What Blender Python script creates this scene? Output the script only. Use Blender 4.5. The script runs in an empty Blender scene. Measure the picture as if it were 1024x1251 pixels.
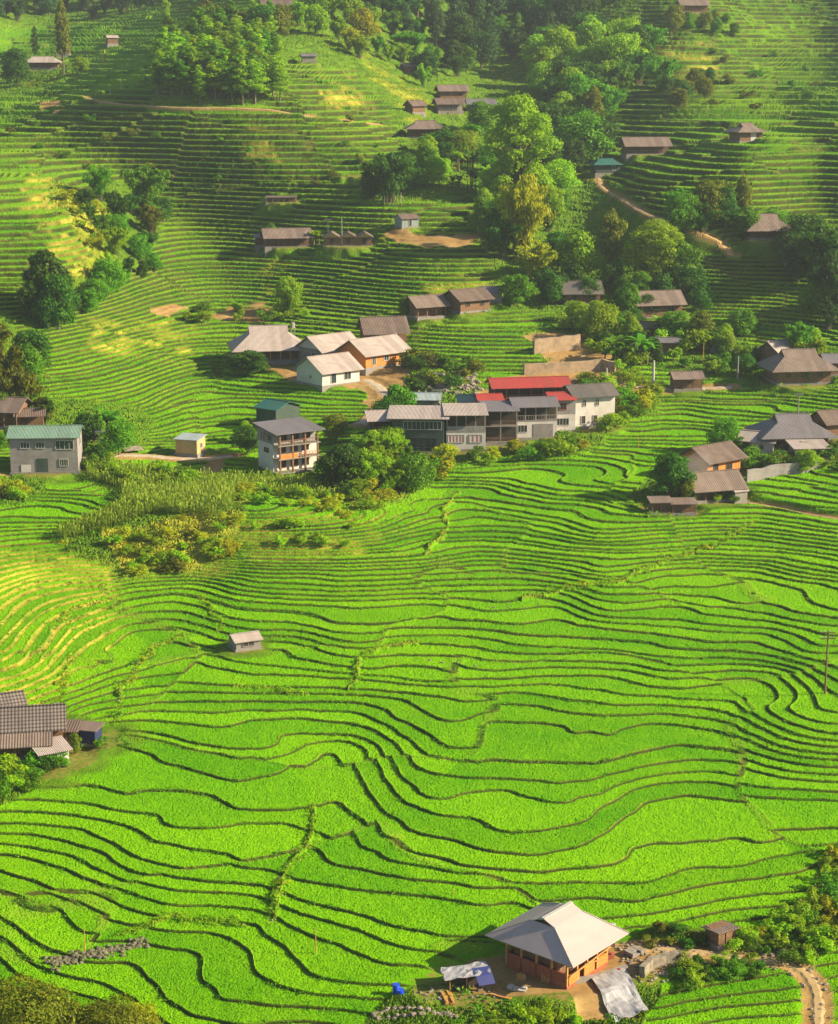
import bpy, math, random
import numpy as np
from mathutils import Vector, Matrix
from mathutils.bvhtree import BVHTree
R = math.radians
SC = bpy.context.scene
COL = SC.collection
FINE = 1.0          # terrain sampling step in photo pixels

# ------------------------------------------------------------------ camera
PITCH = 13.5
cam_d = bpy.data.cameras.new('camera'); cam = bpy.data.objects.new('camera', cam_d); COL.objects.link(cam)
cam_d.sensor_fit = 'HORIZONTAL'; cam_d.angle = R(25.0); cam_d.clip_start = 1.0; cam_d.clip_end = 6000
cam.location = (0, 0, 0); cam.rotation_euler = (R(90 - PITCH), 0, 0)
SC.camera = cam

# ------------------------------------------------------------------ sky, sun, exposure
SUN_EL, SUN_AZ = 28.0, 98.0        # azimuth measured clockwise from +Y (view direction): to the right, slightly behind the slope's profile
w = bpy.data.worlds.new('World'); SC.world = w; w.use_nodes = True
nt = w.node_tree; bg = nt.nodes['Background']
sky = nt.nodes.new('ShaderNodeTexSky'); sky.sky_type = 'NISHITA'; sky.sun_disc = False
sky.sun_elevation = R(SUN_EL); sky.sun_rotation = R(SUN_AZ); sky.air_density = 1.0; sky.dust_density = 1.0
nt.links.new(sky.outputs['Color'], bg.inputs['Color']); bg.inputs['Strength'].default_value = 0.052
sl = bpy.data.lights.new('sun', 'SUN'); sl.energy = 5.0; sl.angle = R(0.5); sl.color = (1.0, 0.83, 0.54)
sun = bpy.data.objects.new('sun', sl); COL.objects.link(sun)
a, e = R(SUN_AZ), R(SUN_EL)
SUNDIR = Vector((math.sin(a) * math.cos(e), math.cos(a) * math.cos(e), math.sin(e)))
sun.rotation_euler = SUNDIR.to_track_quat('Z', 'Y').to_euler()
sun.location = (120, 60, 120)
SC.view_settings.view_transform = 'Standard'; SC.view_settings.look = 'None'
SC.view_settings.gamma = 1.0; SC.view_settings.use_curve_mapping = False
SC.view_settings.exposure = 1.44
SC.cycles.max_bounces = 6; SC.cycles.diffuse_bounces = 3; SC.cycles.glossy_bounces = 2
SC.cycles.transmission_bounces = 3; SC.cycles.transparent_max_bounces = 8; SC.cycles.volume_bounces = 0

# ------------------------------------------------------------------ pixel <-> world
F = 512 / math.tan(R(12.5))
CP, SP = math.cos(R(PITCH)), math.sin(R(PITCH))
def rayx(px, py):                   # x / y slope of a photo pixel's ray, y being depth
    yc = (625.5 - py) / F
    return ((px - 512) / F) / (CP + yc * SP)
def raym(py):                       # z / y slope
    yc = (625.5 - py) / F
    return (-SP + yc * CP) / (CP + yc * SP)
def to_px(p):
    d = p[1] * CP - p[2] * SP
    return 512 + F * p[0] / d, 625.5 - F * (p[1] * SP + p[2] * CP) / d

# ------------------------------------------------------------------ noise
def _h(ix, iy, s):
    n = (ix.astype(np.int64) * 374761393 + iy.astype(np.int64) * 668265263 + s * 974634777) & 0xffffffff
    n = ((n ^ (n >> 13)) * 1274126177) & 0xffffffff
    n = (n ^ (n >> 16)) & 0xffffffff
    return n.astype(np.float64) / 4294967295.0
def vnoise(x, y, s=0):
    x = np.asarray(x, float); y = np.asarray(y, float)
    x0 = np.floor(x); y0 = np.floor(y); fx = x - x0; fy = y - y0
    fx = fx * fx * fx * (fx * (fx * 6 - 15) + 10); fy = fy * fy * fy * (fy * (fy * 6 - 15) + 10)
    a = _h(x0, y0, s); b = _h(x0 + 1, y0, s); c = _h(x0, y0 + 1, s); d = _h(x0 + 1, y0 + 1, s)
    return (a + (b - a) * fx + (c - a) * fy + (a - b - c + d) * fx * fy) * 2 - 1
def fbm(x, y, s=0, o=3):
    r = 0; amp = 1; t = 0
    for k in range(o):
        r = r + amp * vnoise(x * 2**k, y * 2**k, s + 17 * k); t += amp; amp *= .5
    return r / t
def sstep(a, b, x):
    t = np.clip((x - a) / (b - a), 0, 1); return t * t * (3 - 2 * t)

# ------------------------------------------------------------------ macro relief
BP = np.array([-80, 0, 100, 150, 300, 440, 550, 650, 800, 1000, 1190, 1251, 1450], float)
BY = np.array([740, 655, 575, 540, 440, 358, 306, 266, 222, 180, 151, 143.5, 121], float)
def pchip(x, xs, ys):
    h = np.diff(xs); dl = np.diff(ys) / h
    m = np.zeros_like(ys); m[0] = dl[0]; m[-1] = dl[-1]
    for i in range(1, len(xs) - 1):
        if dl[i-1] * dl[i] > 0:
            w1 = 2*h[i] + h[i-1]; w2 = h[i] + 2*h[i-1]
            m[i] = (w1 + w2) / (w1 / dl[i-1] + w2 / dl[i])
    i = np.clip(np.searchsorted(xs, x) - 1, 0, len(h) - 1)
    t = (x - xs[i]) / h[i]
    return ((2*t**3 - 3*t**2 + 1) * ys[i] + (t**3 - 2*t**2 + t) * h[i] * m[i]
            + (-2*t**3 + 3*t**2) * ys[i+1] + (t**3 - t**2) * h[i] * m[i+1])
def Ybase(py): return pchip(np.asarray(py, float), BP, BY)

# level lines followed by the terrace edges of the place
ISO = [
 [(-60,1010),(0,1015),(60,1017),(90,1020),(120,1040),(145,1051),(190,1062),(240,1070),(280,1077),(325,1082)],
 [(0,985),(50,988),(95,992),(140,1002),(175,1012),(220,1022),(280,1031),(350,1042)],
 [(25,967),(100,970),(175,980),(220,992),(300,999),(378,1000)],
 [(125,922),(160,942),(220,955),(250,962),(280,972),(320,977),(380,981)],
 [(85,1072),(130,1080),(155,1092),(170,1107),(240,1110),(320,1112)],
 [(-60,1065),(0,1090),(45,1105),(80,1125),(100,1145)],
 [(-60,1085),(0,1115),(25,1137),(55,1150),(80,1157)],
 [(355,1070),(410,1080),(470,1085),(512,1088),(562,1097),(662,1095),(747,1080)],
 [(422,977),(407,1025),(440,1045),(480,1062),(512,1062),(557,1067),(637,1072),(712,1067),(752,1055),(772,1035),(812,1027),(862,1025),(962,1040),(1060,1040)],
 [(385,938),(395,960),(425,972),(440,1000),(465,1025),(512,1043),(562,1052),(662,1052),(722,1042),(747,1020),(772,1005),(822,995),(892,1002),(952,1020),(1012,1027),(1060,1020)],
 [(512,1012),(532,1022),(577,1035),(662,1037),(722,1017),(762,992),(792,974),(842,970),(902,985),(962,992),(1024,990)],
 [(512,990),(587,995),(697,1001)],
 [(512,937),(542,942),(662,947),(727,950),(772,935),(832,925),(892,927)],
 [(512,1109),(612,1120),(690,1128)],
 [(330,1112),(370,1125),(425,1140),(512,1160),(600,1170)],
 [(320,1135),(360,1150),(400,1170),(450,1180),(512,1192)],
 [(292,1145),(320,1172),(360,1200),(420,1210),(480,1215)],
 [(170,1145),(220,1150),(250,1160),(275,1180),(285,1203),(320,1220),(400,1230),(450,1235)],
 [(120,1165),(165,1165),(205,1185),(205,1212),(225,1229),(280,1240),(390,1247)],
 [(757,1100),(792,1085),(862,1065),(962,1047)],
 [(752,1115),(792,1110),(842,1092),(912,1085),(987,1085)],
 [(682,745),(722,765),(792,772),(862,770),(922,775),(962,790),(992,805),(1024,805)],
 [(797,730),(832,732),(872,737),(937,737),(962,745),(982,755),(1024,765)],
 [(707,702),(737,707),(762,700),(812,695),(862,690),(912,688),(962,700),(1024,710)],
 [(592,800),(652,802),(722,800),(792,805),(862,810),(952,812),(972,820),(997,832),(1024,840)],
 [(592,817),(692,820),(752,822),(832,825),(882,820),(937,825)],
 [(607,855),(642,865),(702,875),(762,880),(782,875),(822,867),(882,870),(917,880)],
 [(542,907),(612,905),(712,906),(752,910),(772,895),(832,890),(902,890)],
 [(922,840),(932,860),(952,880),(982,895),(1024,900)],
 [(512,750),(562,757),(640,770)], [(717,610),(772,622)],
 [(617,655),(662,665),(712,670),(740,684)], [(914,612),(960,618),(1024,628)],
 [(0,757),(18,732),(60,717),(120,712)],
 [(28,762),(32,745),(75,735),(125,725)],
 [(0,817),(30,800),(52,785),(54,768),(80,750),(150,730)],
 [(0,850),(40,835),(68,820),(78,800),(88,785)],
 [(0,722),(50,705),(120,692)],
 [(95,835),(150,812),(220,797)],
 [(240,717),(260,735),(280,755),(350,757),(400,772),(490,775)],
 [(285,765),(350,775),(410,785),(440,795)],
 [(150,870),(200,865),(250,875),(350,880),(440,880)],
 [(135,885),(185,885),(250,895),(270,905)],
 [(375,700),(450,707),(512,705)],
 [(170,500),(200,482),(245,472),(300,476),(370,482),(430,480)],
 [(175,475),(215,455),(260,448),(320,455),(435,458)],
 [(0,650),(40,648),(90,640)], [(0,625),(60,622),(130,620)],
 [(0,300),(60,300),(110,296)], [(0,345),(60,344),(120,338)],
 [(0,255),(50,254),(90,250)],
 [(780,240),(900,238),(1024,232)], [(800,280),(900,276),(1024,266)], [(880,190),(950,186),(1024,178)],
]
# looser hints of how near or far the ground lies: (px, py, factor on depth, weight)
ANC = [(float(t.split(",")[0]), float(t.split(",")[1]), 1+(float(t.split(",")[2])-1)*1.35, 5) for t in """-100,240,.92 0,230,.93 60,250,.925 95,290,.93 105,330,.94 40,340,.93 -60,340,.93 20,390,.965 0,193,1.0 60,200,1.01 115,212,1.02 152,240,1.035 185,280,1.035 180,320,1.015 150,362,1.0 110,395,.995
 0,152,1.0 60,125,.99 130,98,.985 200,75,.98 0,105,1.12 60,85,1.14 110,58,1.16 170,35,1.18 40,25,1.22 190,12,1.2 100,5,1.22 270,125,.97 350,100,.97 270,60,1.0 400,105,.98 440,140,.985
 500,60,1.08 560,100,1.10 560,40,1.15 640,60,1.14 620,20,1.15 470,0,1.08 400,10,1.04 550,130,1.04 520,168,1.0 580,240,1.0 460,230,.985 610,290,.985 690,250,1.03 760,285,1.02 840,310,1.01 700,150,1.06 640,215,1.0
 1024,152,.94 960,182,.935 900,215,.94 845,258,.95 1024,230,.925 940,260,.93 1100,200,.92 1024,112,1.06 950,138,1.05 880,150,1.03 800,180,1.02 740,200,1.03 760,240,1.01 800,100,1.05 900,60,1.07 960,20,1.10 850,20,1.06 1024,60,1.10
 960,340,1.0 880,330,1.0 1000,300,.97 300,200,.985 200,200,1.0 380,200,.985""".split()]

GX0, GX1, GY0, GY1 = -420.0, 1444.0, -80.0, 1450.0
NX, NY = 72, 78
gdx, gdy = (GX1-GX0)/(NX-1), (GY1-GY0)/(NY-1)
def solve_macro():
    nl = len(ISO); N = NX*NY + nl
    A = np.zeros((N, N)); b = np.zeros(N)
    def add(rows, vals, rhs, w):
        # dense normal-equation accumulation of equations with a few entries each
        for i in range(rows.shape[1]):
            np.add.at(b, rows[:, i], w*w*vals[:, i]*rhs)
            for j in range(rows.shape[1]):
                np.add.at(A, (rows[:, i], rows[:, j]), w*w*vals[:, i]*vals[:, j])
    def bil(px, py):
        fx = (px-GX0)/gdx; fy = (py-GY0)/gdy
        ix = np.clip(np.floor(fx).astype(int), 0, NX-2); iy = np.clip(np.floor(fy).astype(int), 0, NY-2)
        fx = fx-ix; fy = fy-iy
        idx = np.stack([iy*NX+ix, iy*NX+ix+1, (iy+1)*NX+ix, (iy+1)*NX+ix+1], 1)
        wv = np.stack([(1-fx)*(1-fy), fx*(1-fy), (1-fx)*fy, fx*fy], 1)
        return idx, wv
    for li, L in enumerate(ISO):
        P = []
        for (x0, y0), (x1, y1) in zip(L[:-1], L[1:]):
            n = max(1, int(math.hypot(x1-x0, y1-y0)/9))
            P += [(x0+(x1-x0)*k/n, y0+(y1-y0)*k/n) for k in range(n)]
        P.append(L[-1]); P = np.array(P, float)
        idx, wv = bil(P[:, 0], P[:, 1])
        zf = Ybase(P[:, 1])*raym(P[:, 1])
        rows = np.concatenate([idx, np.full((len(P), 1), NX*NY+li)], 1)
        vals = np.concatenate([wv*zf[:, None], -np.ones((len(P), 1))], 1)
        add(rows, vals, 0.0, 1/0.08)
    I = np.arange(NX*NY).reshape(NY, NX)
    for (a_, b_, c_) in ((I[:, :-2], I[:, 1:-1], I[:, 2:]), (I[:-2], I[1:-1], I[2:])):
        r = np.stack([a_.ravel(), b_.ravel(), c_.ravel()], 1)
        add(r, np.tile([1., -2., 1.], (len(r), 1)), 0.0, 1/0.0028)
    a_, b_, c_, d_ = I[:-1, :-1].ravel(), I[:-1, 1:].ravel(), I[1:, :-1].ravel(), I[1:, 1:].ravel()
    r = np.stack([a_, b_, c_, d_], 1); add(r, np.tile([1., -1., -1., 1.], (len(r), 1)), 0.0, 1/0.0028)
    gy = GY0 + gdy*np.arange(NY)
    zf = np.repeat((Ybase(gy)*raym(gy))[:, None], NX, 1)
    r = np.stack([I[:-1].ravel(), I[1:].ravel()], 1)
    v = np.stack([zf[:-1].ravel(), -zf[1:].ravel()], 1)
    dz = (zf[:-1]-zf[1:]).ravel(); add(r, v, dz, 1/0.5)
    r = I.ravel()[:, None]; add(r, np.ones((len(r), 1)), 1.0, 1/0.12)
    for (x, y, q, wt) in ANC:
        idx, wv = bil(np.array([float(x)]), np.array([float(y)])); add(idx, wv, q, wt/0.01)
    A[np.arange(NX*NY, N), np.arange(NX*NY, N)] += 1e-6
    s = np.linalg.solve(A, b)
    return s[:NX*NY].reshape(NY, NX)
Q = solve_macro()
def cubw(t):                                    # cubic B-spline weights (smooth)
    return np.stack([(1-t)**3/6, (3*t**3-6*t**2+4)/6, (-3*t**3+3*t**2+3*t+1)/6, t**3/6], -1)
Qp = np.pad(Q, 2, mode='reflect', reflect_type='odd')
def qval_grid(xs, ys):
    fx = (xs-GX0)/gdx; ix = np.clip(np.floor(fx).astype(int), 0, NX-2); wx = cubw(fx-ix)
    fy = (ys-GY0)/gdy; iy = np.clip(np.floor(fy).astype(int), 0, NY-2); wy = cubw(fy-iy)
    tmp = sum(wy[:, k, None]*Qp[iy+1+k] for k in range(4))
    return sum(wx[None, :, k]*tmp[:, ix+1+k] for k in range(4))
def qval(px, py):
    return float(qval_grid(np.array([float(px)]), np.array([float(py)]))[0, 0])
def macro(px, py):
    Y = float(Ybase(py))*qval(px, py)
    return Vector((Y*rayx(px, py), Y, Y*raym(py)))
# ------------------------------------------------------------------ level building plots: (photo px, photo py, radius m)
PADS = [(680,1180,6.6),(757,1178,4),(880,1152,2.6),(570,1204,4),(20,905,7),(62,905,7),(110,905,3.5),(60,930,5),(298,791,2.2),
 (60,572,7),(20,520,5),(232,554,3),(355,568,6.5),(342,512,3.5),
 (328,438,8),(400,444,5),(455,446,5.5),(400,466,5.5),(468,420,5.5),
 (500,548,7),(565,548,6),(612,540,6),(655,505,9),(665,528,6),(717,520,6.5),(520,502,4),(575,500,4),
 (520,388,4.5),(570,380,5),(596,370,4),(709,368,5),(792,385,5),(815,376,5),(788,408,3),
 (838,475,3.5),(972,467,7),(955,440,4),(1020,448,4),
 (965,548,8),(930,558,5),(1015,530,4.5),(982,560,4.5),(868,578,6),(865,608,6),(806,624,2.6),(833,627,2.6),(901,612,2),
 (352,300,6),(425,299,7),(496,277,3),(344,246,5),(790,188,7),(739,210,5),(910,172,5),(936,292,7),(846,16,7),(338,14,6),(53,86,8),(65,70,4),(137,52,3.5),
 (520,168,6),(549,122,5),(545,139,5),(587,138,6),(375,76,3),(506,158,3),(500,88,3),(430,215,4), (525,445,3.5),(350,448,4)]

def P_(s): return [tuple(map(float, t.split(','))) for t in s.split()]
WILD = [(P_(s), f) for s, f in [
 ("100,560 200,575 300,580 380,585 440,570 500,590 540,580 500,615 440,625 430,600 300,625 280,670 230,705 170,712 130,700 70,665 150,635 150,605 105,585", 6),
 ("380,575 430,560 500,548 600,548 720,528 760,500 770,465 800,470 800,500 745,525 725,548 600,560 520,585 430,640", 6),
 ("600,180 640,185 700,200 740,215 800,268 870,300 850,340 860,390 900,410 960,440 1060,420 1060,480 900,468 770,440 740,420 700,390 610,375 590,300 575,240", 8),
 ("440,-80 770,-80 790,40 770,110 740,185 700,210 640,215 600,240 480,250 430,240 500,160 530,130 480,80", 8),
 ("330,-80 440,-80 530,130 500,160 430,80 380,75 340,60", 6),
 ("190,60 230,20 330,10 345,60 340,122 190,128", 6),
 ("112,228 150,212 190,228 208,262 186,296 176,322 130,345 100,378 45,405 28,395 40,350 95,350 125,300 105,260", 5),
 ("-400,-80 200,-80 190,10 130,30 -400,40", 8),
 ("-400,380 15,380 30,440 50,480 100,490 160,500 190,530 130,552 60,545 -400,560", 6),
 ("1200,1000 1000,1040 988,1085 994,1108 915,1142 820,1134 770,1147 745,1160 760,1190 820,1200 930,1172 975,1190 990,1172 1040,1150 1200,1100", 4),
 ("455,1236 500,1212 545,1197 610,1170 700,1150 770,1150 800,1200 780,1251 770,1450 380,1450 440,1251", 3),
 ("-400,900 0,937 120,906 135,914 62,950 0,992 -400,1010", 4),
 ("635,405 720,400 770,450 790,470 740,490 640,470 660,450", 4),
 ("780,600 830,550 900,530 1060,520 1060,560 910,594 902,615 800,632", 5),
 ("780,250 830,300 900,300 960,290 1060,262 1060,310 960,318 860,304 780,275", 5),
 ("-400,560 30,572 50,590 52,608 0,620 -400,620", 4),
 ("440,445 560,455 585,480 600,490 480,500 450,470", 4),
 ("0,212 40,208 130,255 150,300 140,320 120,300 60,225", 4),
 ("-400,60 60,70 105,75 60,105 20,120 -400,130",6)]]
SOIL = [(P_(s), f) for s, f in [
 ("192,372 215,367 228,373 214,384 196,382", 8), ("250,382 290,372 338,376 345,384 300,388 262,389", 8),
 ("560,1176 640,1165 770,1150 830,1165 800,1190 720,1215 640,1226 560,1222", 8),
 ("254,566 285,560 292,572 268,580", 3), ("478,284 590,284 592,297 540,303 482,298", 4),
 ("640,412 730,408 760,452 745,470 650,462 660,440", 6), ("770,1150 860,1158 930,1166 940,1176 830,1180", 4),
 ("300,446 400,448 490,450 490,458 440,470 330,452", 4), ("600,462 760,460 830,474 760,488 620,484", 4),
 ("450,462 480,455 482,500 455,520 440,505", 4), ("48,126 72,122 78,134 55,138", 3),
 ("660,1200 740,1212 770,1251 700,1251", 5), ("-40,575 15,580 10,600 -40,606", 4)]]
SUN_DRY = [(P_(s), f) for s, f in [  # tinted yellow to paint sunlit patches; some are dry grass and weeds
 ("30,215 130,258 142,318 100,345 40,330 60,290 40,260", 14), ("-200,680 90,680 150,715 160,750 130,800 100,830 40,880 -200,900", 10),
 ("128,665 240,650 305,660 300,702 170,716", 6), ("280,625 430,600 500,600 470,650 430,680 300,690 240,700", 10), ("330,318 385,318 390,350 345,365 320,350", 14), ("385,85 425,85 450,130 395,128", 12),
 ("760,40 830,30 875,60 880,110 800,110", 14), ("500,450 590,455 600,480 560,480", 8), ("515,340 600,335 610,365 520,370", 12),
 ("440,60 530,120 520,150 460,100", 10), ("300,150 330,150 335,200 300,200", 12), ("120,385 240,395 230,440 110,430", 16),
 ("620,140 660,200 650,300 600,300", 12), ("1200,1030 990,1060 985,1120 1200,1180",10)]]
PATHS = {                       # name, width m, material, polyline in photo pixels on the ground
 'hill': (1.6, "733,212 728,222 742,234 762,243 785,258 800,266 830,272 862,286 884,296 892,304 884,308 905,312"),
 'lower': (1.35, "775,1158 820,1160 860,1163 905,1170 950,1173 980,1184 996,1203 1000,1225 999,1251 1000,1300"),
 'ridge': (1.2, "98,115 112,122 150,127 220,131 270,131 330,133 380,143 430,148 470,152"),
 'village': (2.6, "436,520 462,505 480,492 470,478 455,466 440,462"),
 'road': (3.0, "596,480 640,478 700,474 745,466 790,474 830,476 900,472"),
 'stone': (0.9, "912,614 950,620 985,628 1024,634 1060,640"),
 'plot': (2.6, "90,560 130,556 180,556 215,560 255,560 290,556"),
}

def dens(a0, a1, st, lo, hi, g=1.06):
    mid = list(np.arange(a0, a1, st)); L = []; x = a0; s = st
    while x > lo: s *= g; x -= s; L.append(x)
    x = mid[-1]; s = st; U = []
    while x < hi: s *= g; x += s; U.append(x)
    return np.array(L[::-1] + mid + U)
XS = dens(-14, 1038, 1.32*FINE, -400, 1424)
YS = dens(-24, 1262, 0.60*FINE, -70, 1430)
qg = qval_grid(XS, YS)
Yg = Ybase(YS)[:, None]*qg
X = Yg*((XS[None, :]-512)/F)/(CP+((625.5-YS)/F)[:, None]*SP)
Z = Yg*raym(YS)[:, None]
kc = macro(292, 668); Z = Z + 4.0*np.exp(-((X-kc.x)/23)**2-((Yg-kc.y-5)/13)**2)     # the maize knoll
PX = np.repeat(XS[None, :], len(YS), 0); PY = np.repeat(YS[:, None], len(XS), 1)

JL = 1
wx = 6*fbm(X/22, Yg/22, 5, 2); wy = 5*fbm(X/22, Yg/22, 9, 2)
jx = (30*fbm(X/16, Yg/16, 31, 4)+16*fbm(X/5, Yg/5, 33, 2)*(Yg > 240))*np.clip(330/Yg, .6, 1); jy = 13*fbm(X/16, Yg/16, 37, 4)+8*fbm(X/5, Yg/5, 39, 2)*(Yg > 240)
def polymask(polys):
    m = np.zeros_like(X)
    for poly, f in polys:
        xs = [p[0] for p in poly]; ys = [p[1] for p in poly]
        i0, i1 = np.searchsorted(YS, [min(ys)-f*3, max(ys)+f*3]); j0, j1 = np.searchsorted(XS, [min(xs)-f*3, max(xs)+f*3])
        if i1 <= i0 or j1 <= j0: continue
        sl_ = (slice(i0, i1), slice(j0, j1))
        x = PX[sl_]+jx[sl_]*.8; y = PY[sl_]+jy[sl_]*.8
        d2 = np.full(x.shape, 1e9); ins = np.zeros(x.shape, bool)
        for (ax, ay), (bx, by) in zip(poly, poly[1:]+poly[:1]):
            ex, ey = bx-ax, by-ay
            t = np.clip(((x-ax)*ex+(y-ay)*ey)/(ex*ex+ey*ey+1e-9), 0, 1)
            d2 = np.minimum(d2, (x-ax-t*ex)**2+(y-ay-t*ey)**2)
            if ay != by:
                c = ((ay > y) != (by > y)) & (x < (bx-ax)*(y-ay)/(by-ay)+ax); ins ^= c
        sd = np.where(ins, 1, -1)*np.sqrt(d2)
        m[sl_] = np.maximum(m[sl_], sstep(-f*.5, f*.5, sd))
    return m
wild = polymask([(p_, f_*(2.6 if p_[0][1] < 600 else 1)) for p_, f_ in WILD]); soil = polymask(SOIL); dry = polymask(SUN_DRY)*np.clip(.55+1.2*fbm(X/12, Yg/7, 70, 3)+.3*(PX < 150), 0, 1); dry = np.maximum(dry, 0)  # last mask mixes painted sunlit patches with real dry grass

LINES = ["335,1122 338,1095 346,1070 362,1052 374,1038 384,1010 380,985", "922,642 872,665 822,680 772,700 727,712 690,716 640,730", "230,775 185,792 170,815 150,845 140,882",
          "245,730 258,745 272,770", "285,842 335,843 372,845", "430,842 438,815 444,800 480,785 512,783", "60,880 80,835 88,800", "75,760 90,745 150,730", "150,1140 210,1120 300,1130", "560,600 540,625 545,650 520,680"]
lw = np.zeros_like(X)
for s in LINES:
    q = P_(s); i0, i1 = np.searchsorted(YS, [min(p[1] for p in q)-25, max(p[1] for p in q)+25]); j0, j1 = np.searchsorted(XS, [min(p[0] for p in q)-25, max(p[0] for p in q)+25])
    s_ = (slice(i0, i1), slice(j0, j1)); x = PX[s_]+5*vnoise(X[s_]/3, Yg[s_]/3, 81); y = PY[s_]+3*vnoise(X[s_]/3, Yg[s_]/3, 82); d = np.full(x.shape, 1e9)
    for (ax, ay), (bx, by) in zip(q[:-1], q[1:]):
        t = np.clip(((x-ax)*(bx-ax)+(y-ay)*(by-ay))/((bx-ax)**2+(by-ay)**2), 0, 1); d = np.minimum(d, np.hypot(x-ax-t*(bx-ax), (y-ay-t*(by-ay))*1.6))
    lw[s_] = np.maximum(lw[s_], 1-sstep(1.0, 3.8, d+2*vnoise(X[s_]/1.5, Yg[s_]/1.5, 83)))
wild = np.maximum(wild, .8*lw); dry = np.maximum(dry, .3*lw)  # yellow-lit field edges take part of the same tint
wm_ = np.clip(wild, 0, 1)
# terrace levels -------------------------------------------------------------
ZT = np.array([-110, -78, -70, -64, -58, -50, -40, -25, -5, 60], float)
ST = np.array([.20, .20, .22, .27, .40, .60, .90, 1.35, 1.5, 1.7], float)
zz = np.linspace(-130, 90, 2201); gg = np.concatenate([[0], np.cumsum(np.diff(zz)/np.interp(.5*(zz[1:]+zz[:-1]), ZT, ST))])
def g_(z): return np.interp(z, zz, gg)
def gi(l): return np.interp(l, gg, zz)
stp = np.interp(Z, ZT, ST); farm = sstep(330, 470, Yg); midm = sstep(178, 225, Yg)*(1-sstep(330, 380, Yg))
yel = polymask([(P_('-200,680 60,680 150,712 158,750 120,800 90,840 40,880 -200,900'), 46)])  # left terraces: sunlit yellow painted through the mask below
dry = np.maximum(dry, .8*yel)
zw = Z + (1-.75*yel)*stp*(.70*vnoise(X/23, Yg/17, 3) + (1-.75*farm)*(.42*vnoise(X/8, Yg/7, 4) + .11*vnoise(X/2.8, Yg/2.8, 6))) + .5*stp*vnoise(X/60, Yg/50, 12) + (1-.8*yel)*midm*stp*(1.45*vnoise(X/26, Yg/18, 14) + .6*vnoise(X/9, Yg/6.5, 15) + 1.5*vnoise(X/55, Yg/40, 16))
def grad(A):
    dA_i, dA_j = np.gradient(A); xi, xj = np.gradient(X); yi, yj = np.gradient(Yg)
    det = xi*yj-xj*yi; det = np.where(np.abs(det) < 1e-9, 1e-9, det)
    return np.hypot((dA_i*yj-dA_j*yi)/det, (xi*dA_j-xj*dA_i)/det)
Lf = g_(zw); G = np.clip(grad(Lf), .006, 3)
rmin = 1.75*np.abs(np.gradient(Yg, axis=0))
# plots: neighbouring families of fields whose levels do not line up
cs = 38.0; cx = (X+2.2*wx)/cs; cy = (Yg+2.2*wy)/(cs*.75)
ix = np.floor(cx); iy = np.floor(cy)
d1 = np.full(X.shape, 9.); d2_ = np.full(X.shape, 9.); ph1 = np.zeros_like(X); ph2 = np.zeros_like(X)
for oy in (-1, 0, 1):
    for ox in (-1, 0, 1):
        sx = ix+ox; sy = iy+oy
        d = np.hypot(sx+.15+.7*_h(sx, sy, 1)-cx, sy+.15+.7*_h(sx, sy, 2)-cy)
        ph = np.floor(_h(sx, sy, 3)*3)/3
        c1 = d < d1; c2 = (~c1) & (d < d2_)
        d2_ = np.where(c1, d1, np.where(c2, d, d2_)); ph2 = np.where(c1, ph1, np.where(c2, ph, ph2))
        d1 = np.where(c1, d, d1); ph1 = np.where(c1, ph, ph1)
bd = (d2_-d1)*cs*.5
rwn = .8+.5*vnoise(X/3.1, Yg/2.7, 44)+.25*vnoise(X/.9, Yg/.8, 45)
rw = rwn*np.where(Yg > 300, (.34+.0030*(Yg-300)), .15+.0010*np.clip(Yg-140, 0, 160))
def terr(ph):
    l = Lf+ph; l = l+.30*vnoise(l*.8, ph*9+np.floor(ph*3), 77); k = np.floor(l); f = l-k
    wf = np.clip(np.maximum(rw*(1+.9*yel), rmin)*G, .003, .5)
    s = sstep(0, 1, f/wf)
    t0 = gi(k-.5-ph); t1 = gi(k+.5-ph)
    z = t0+(t1-t0)*s
    bund = np.exp(-((f-wf*1.2)/(wf*.35))**2)
    ris = np.clip(1-np.abs(f/wf-.5)*1.9, 0, 1)*(f < wf)*np.clip(2.2-wf/G*1.1, 0, 1)
    return z, ris, bund, k
z1, r1, b1, k1 = terr(ph1); z2, r2, b2, k2 = terr(ph2)
tb = np.where(ph1 == ph2, 0, .5*(1-sstep(0, .45, bd)))
zt = z1*(1-tb)+z2*tb
cut = np.where(np.abs(z1-z2) > .05, 1-sstep(.35, .9, bd), 0)
ris = r1*(1-tb)+r2*tb; bund = np.maximum(b1*(1-tb), cut*.8)
ris = np.maximum(ris, np.where(np.abs(z1-z2) > .12, 1-sstep(.1, .5, bd), 0))
rnd = _h(k1, ph1*31+np.floor((X+wx*1.5)/38), 8)
seg = _h(k1, np.floor((X+wx*2)/13)+ph1*7, 21)
dry = np.where(Yg > 300, dry*(1-wm_)*sstep(.18, .5, .6*seg+.4*(.5+fbm(X/9, Yg/5, 71, 2)))+dry*wm_*.8, dry)
zt = zt + .09*bund + .03*vnoise(X*1.3, Yg*1.3, 40)
cell = np.clip(Yg*.00045, .05, .4)
rng = np.random.default_rng(3)
tuft = rng.random(X.shape)
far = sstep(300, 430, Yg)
# scrub and rough ground
rough = .9*fbm(X/4.5, Yg/4.5, 50, 3)+.25*fbm(X/1.1, Yg/1.1, 55, 2)
zwild = Z+.35*(zt-Z)+rough*.55+.35*tuft
wm = np.clip(wild, 0, 1)
zf = zt*(1-wm)+zwild*wm + (1-wm)*(1-ris)*(1-soil)*tuft*(.11+.11*far)
sm = np.clip(soil, 0, 1); zf = zf*(1-sm)+(Z+.22*rough+.25*(zt-Z))*sm
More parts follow.
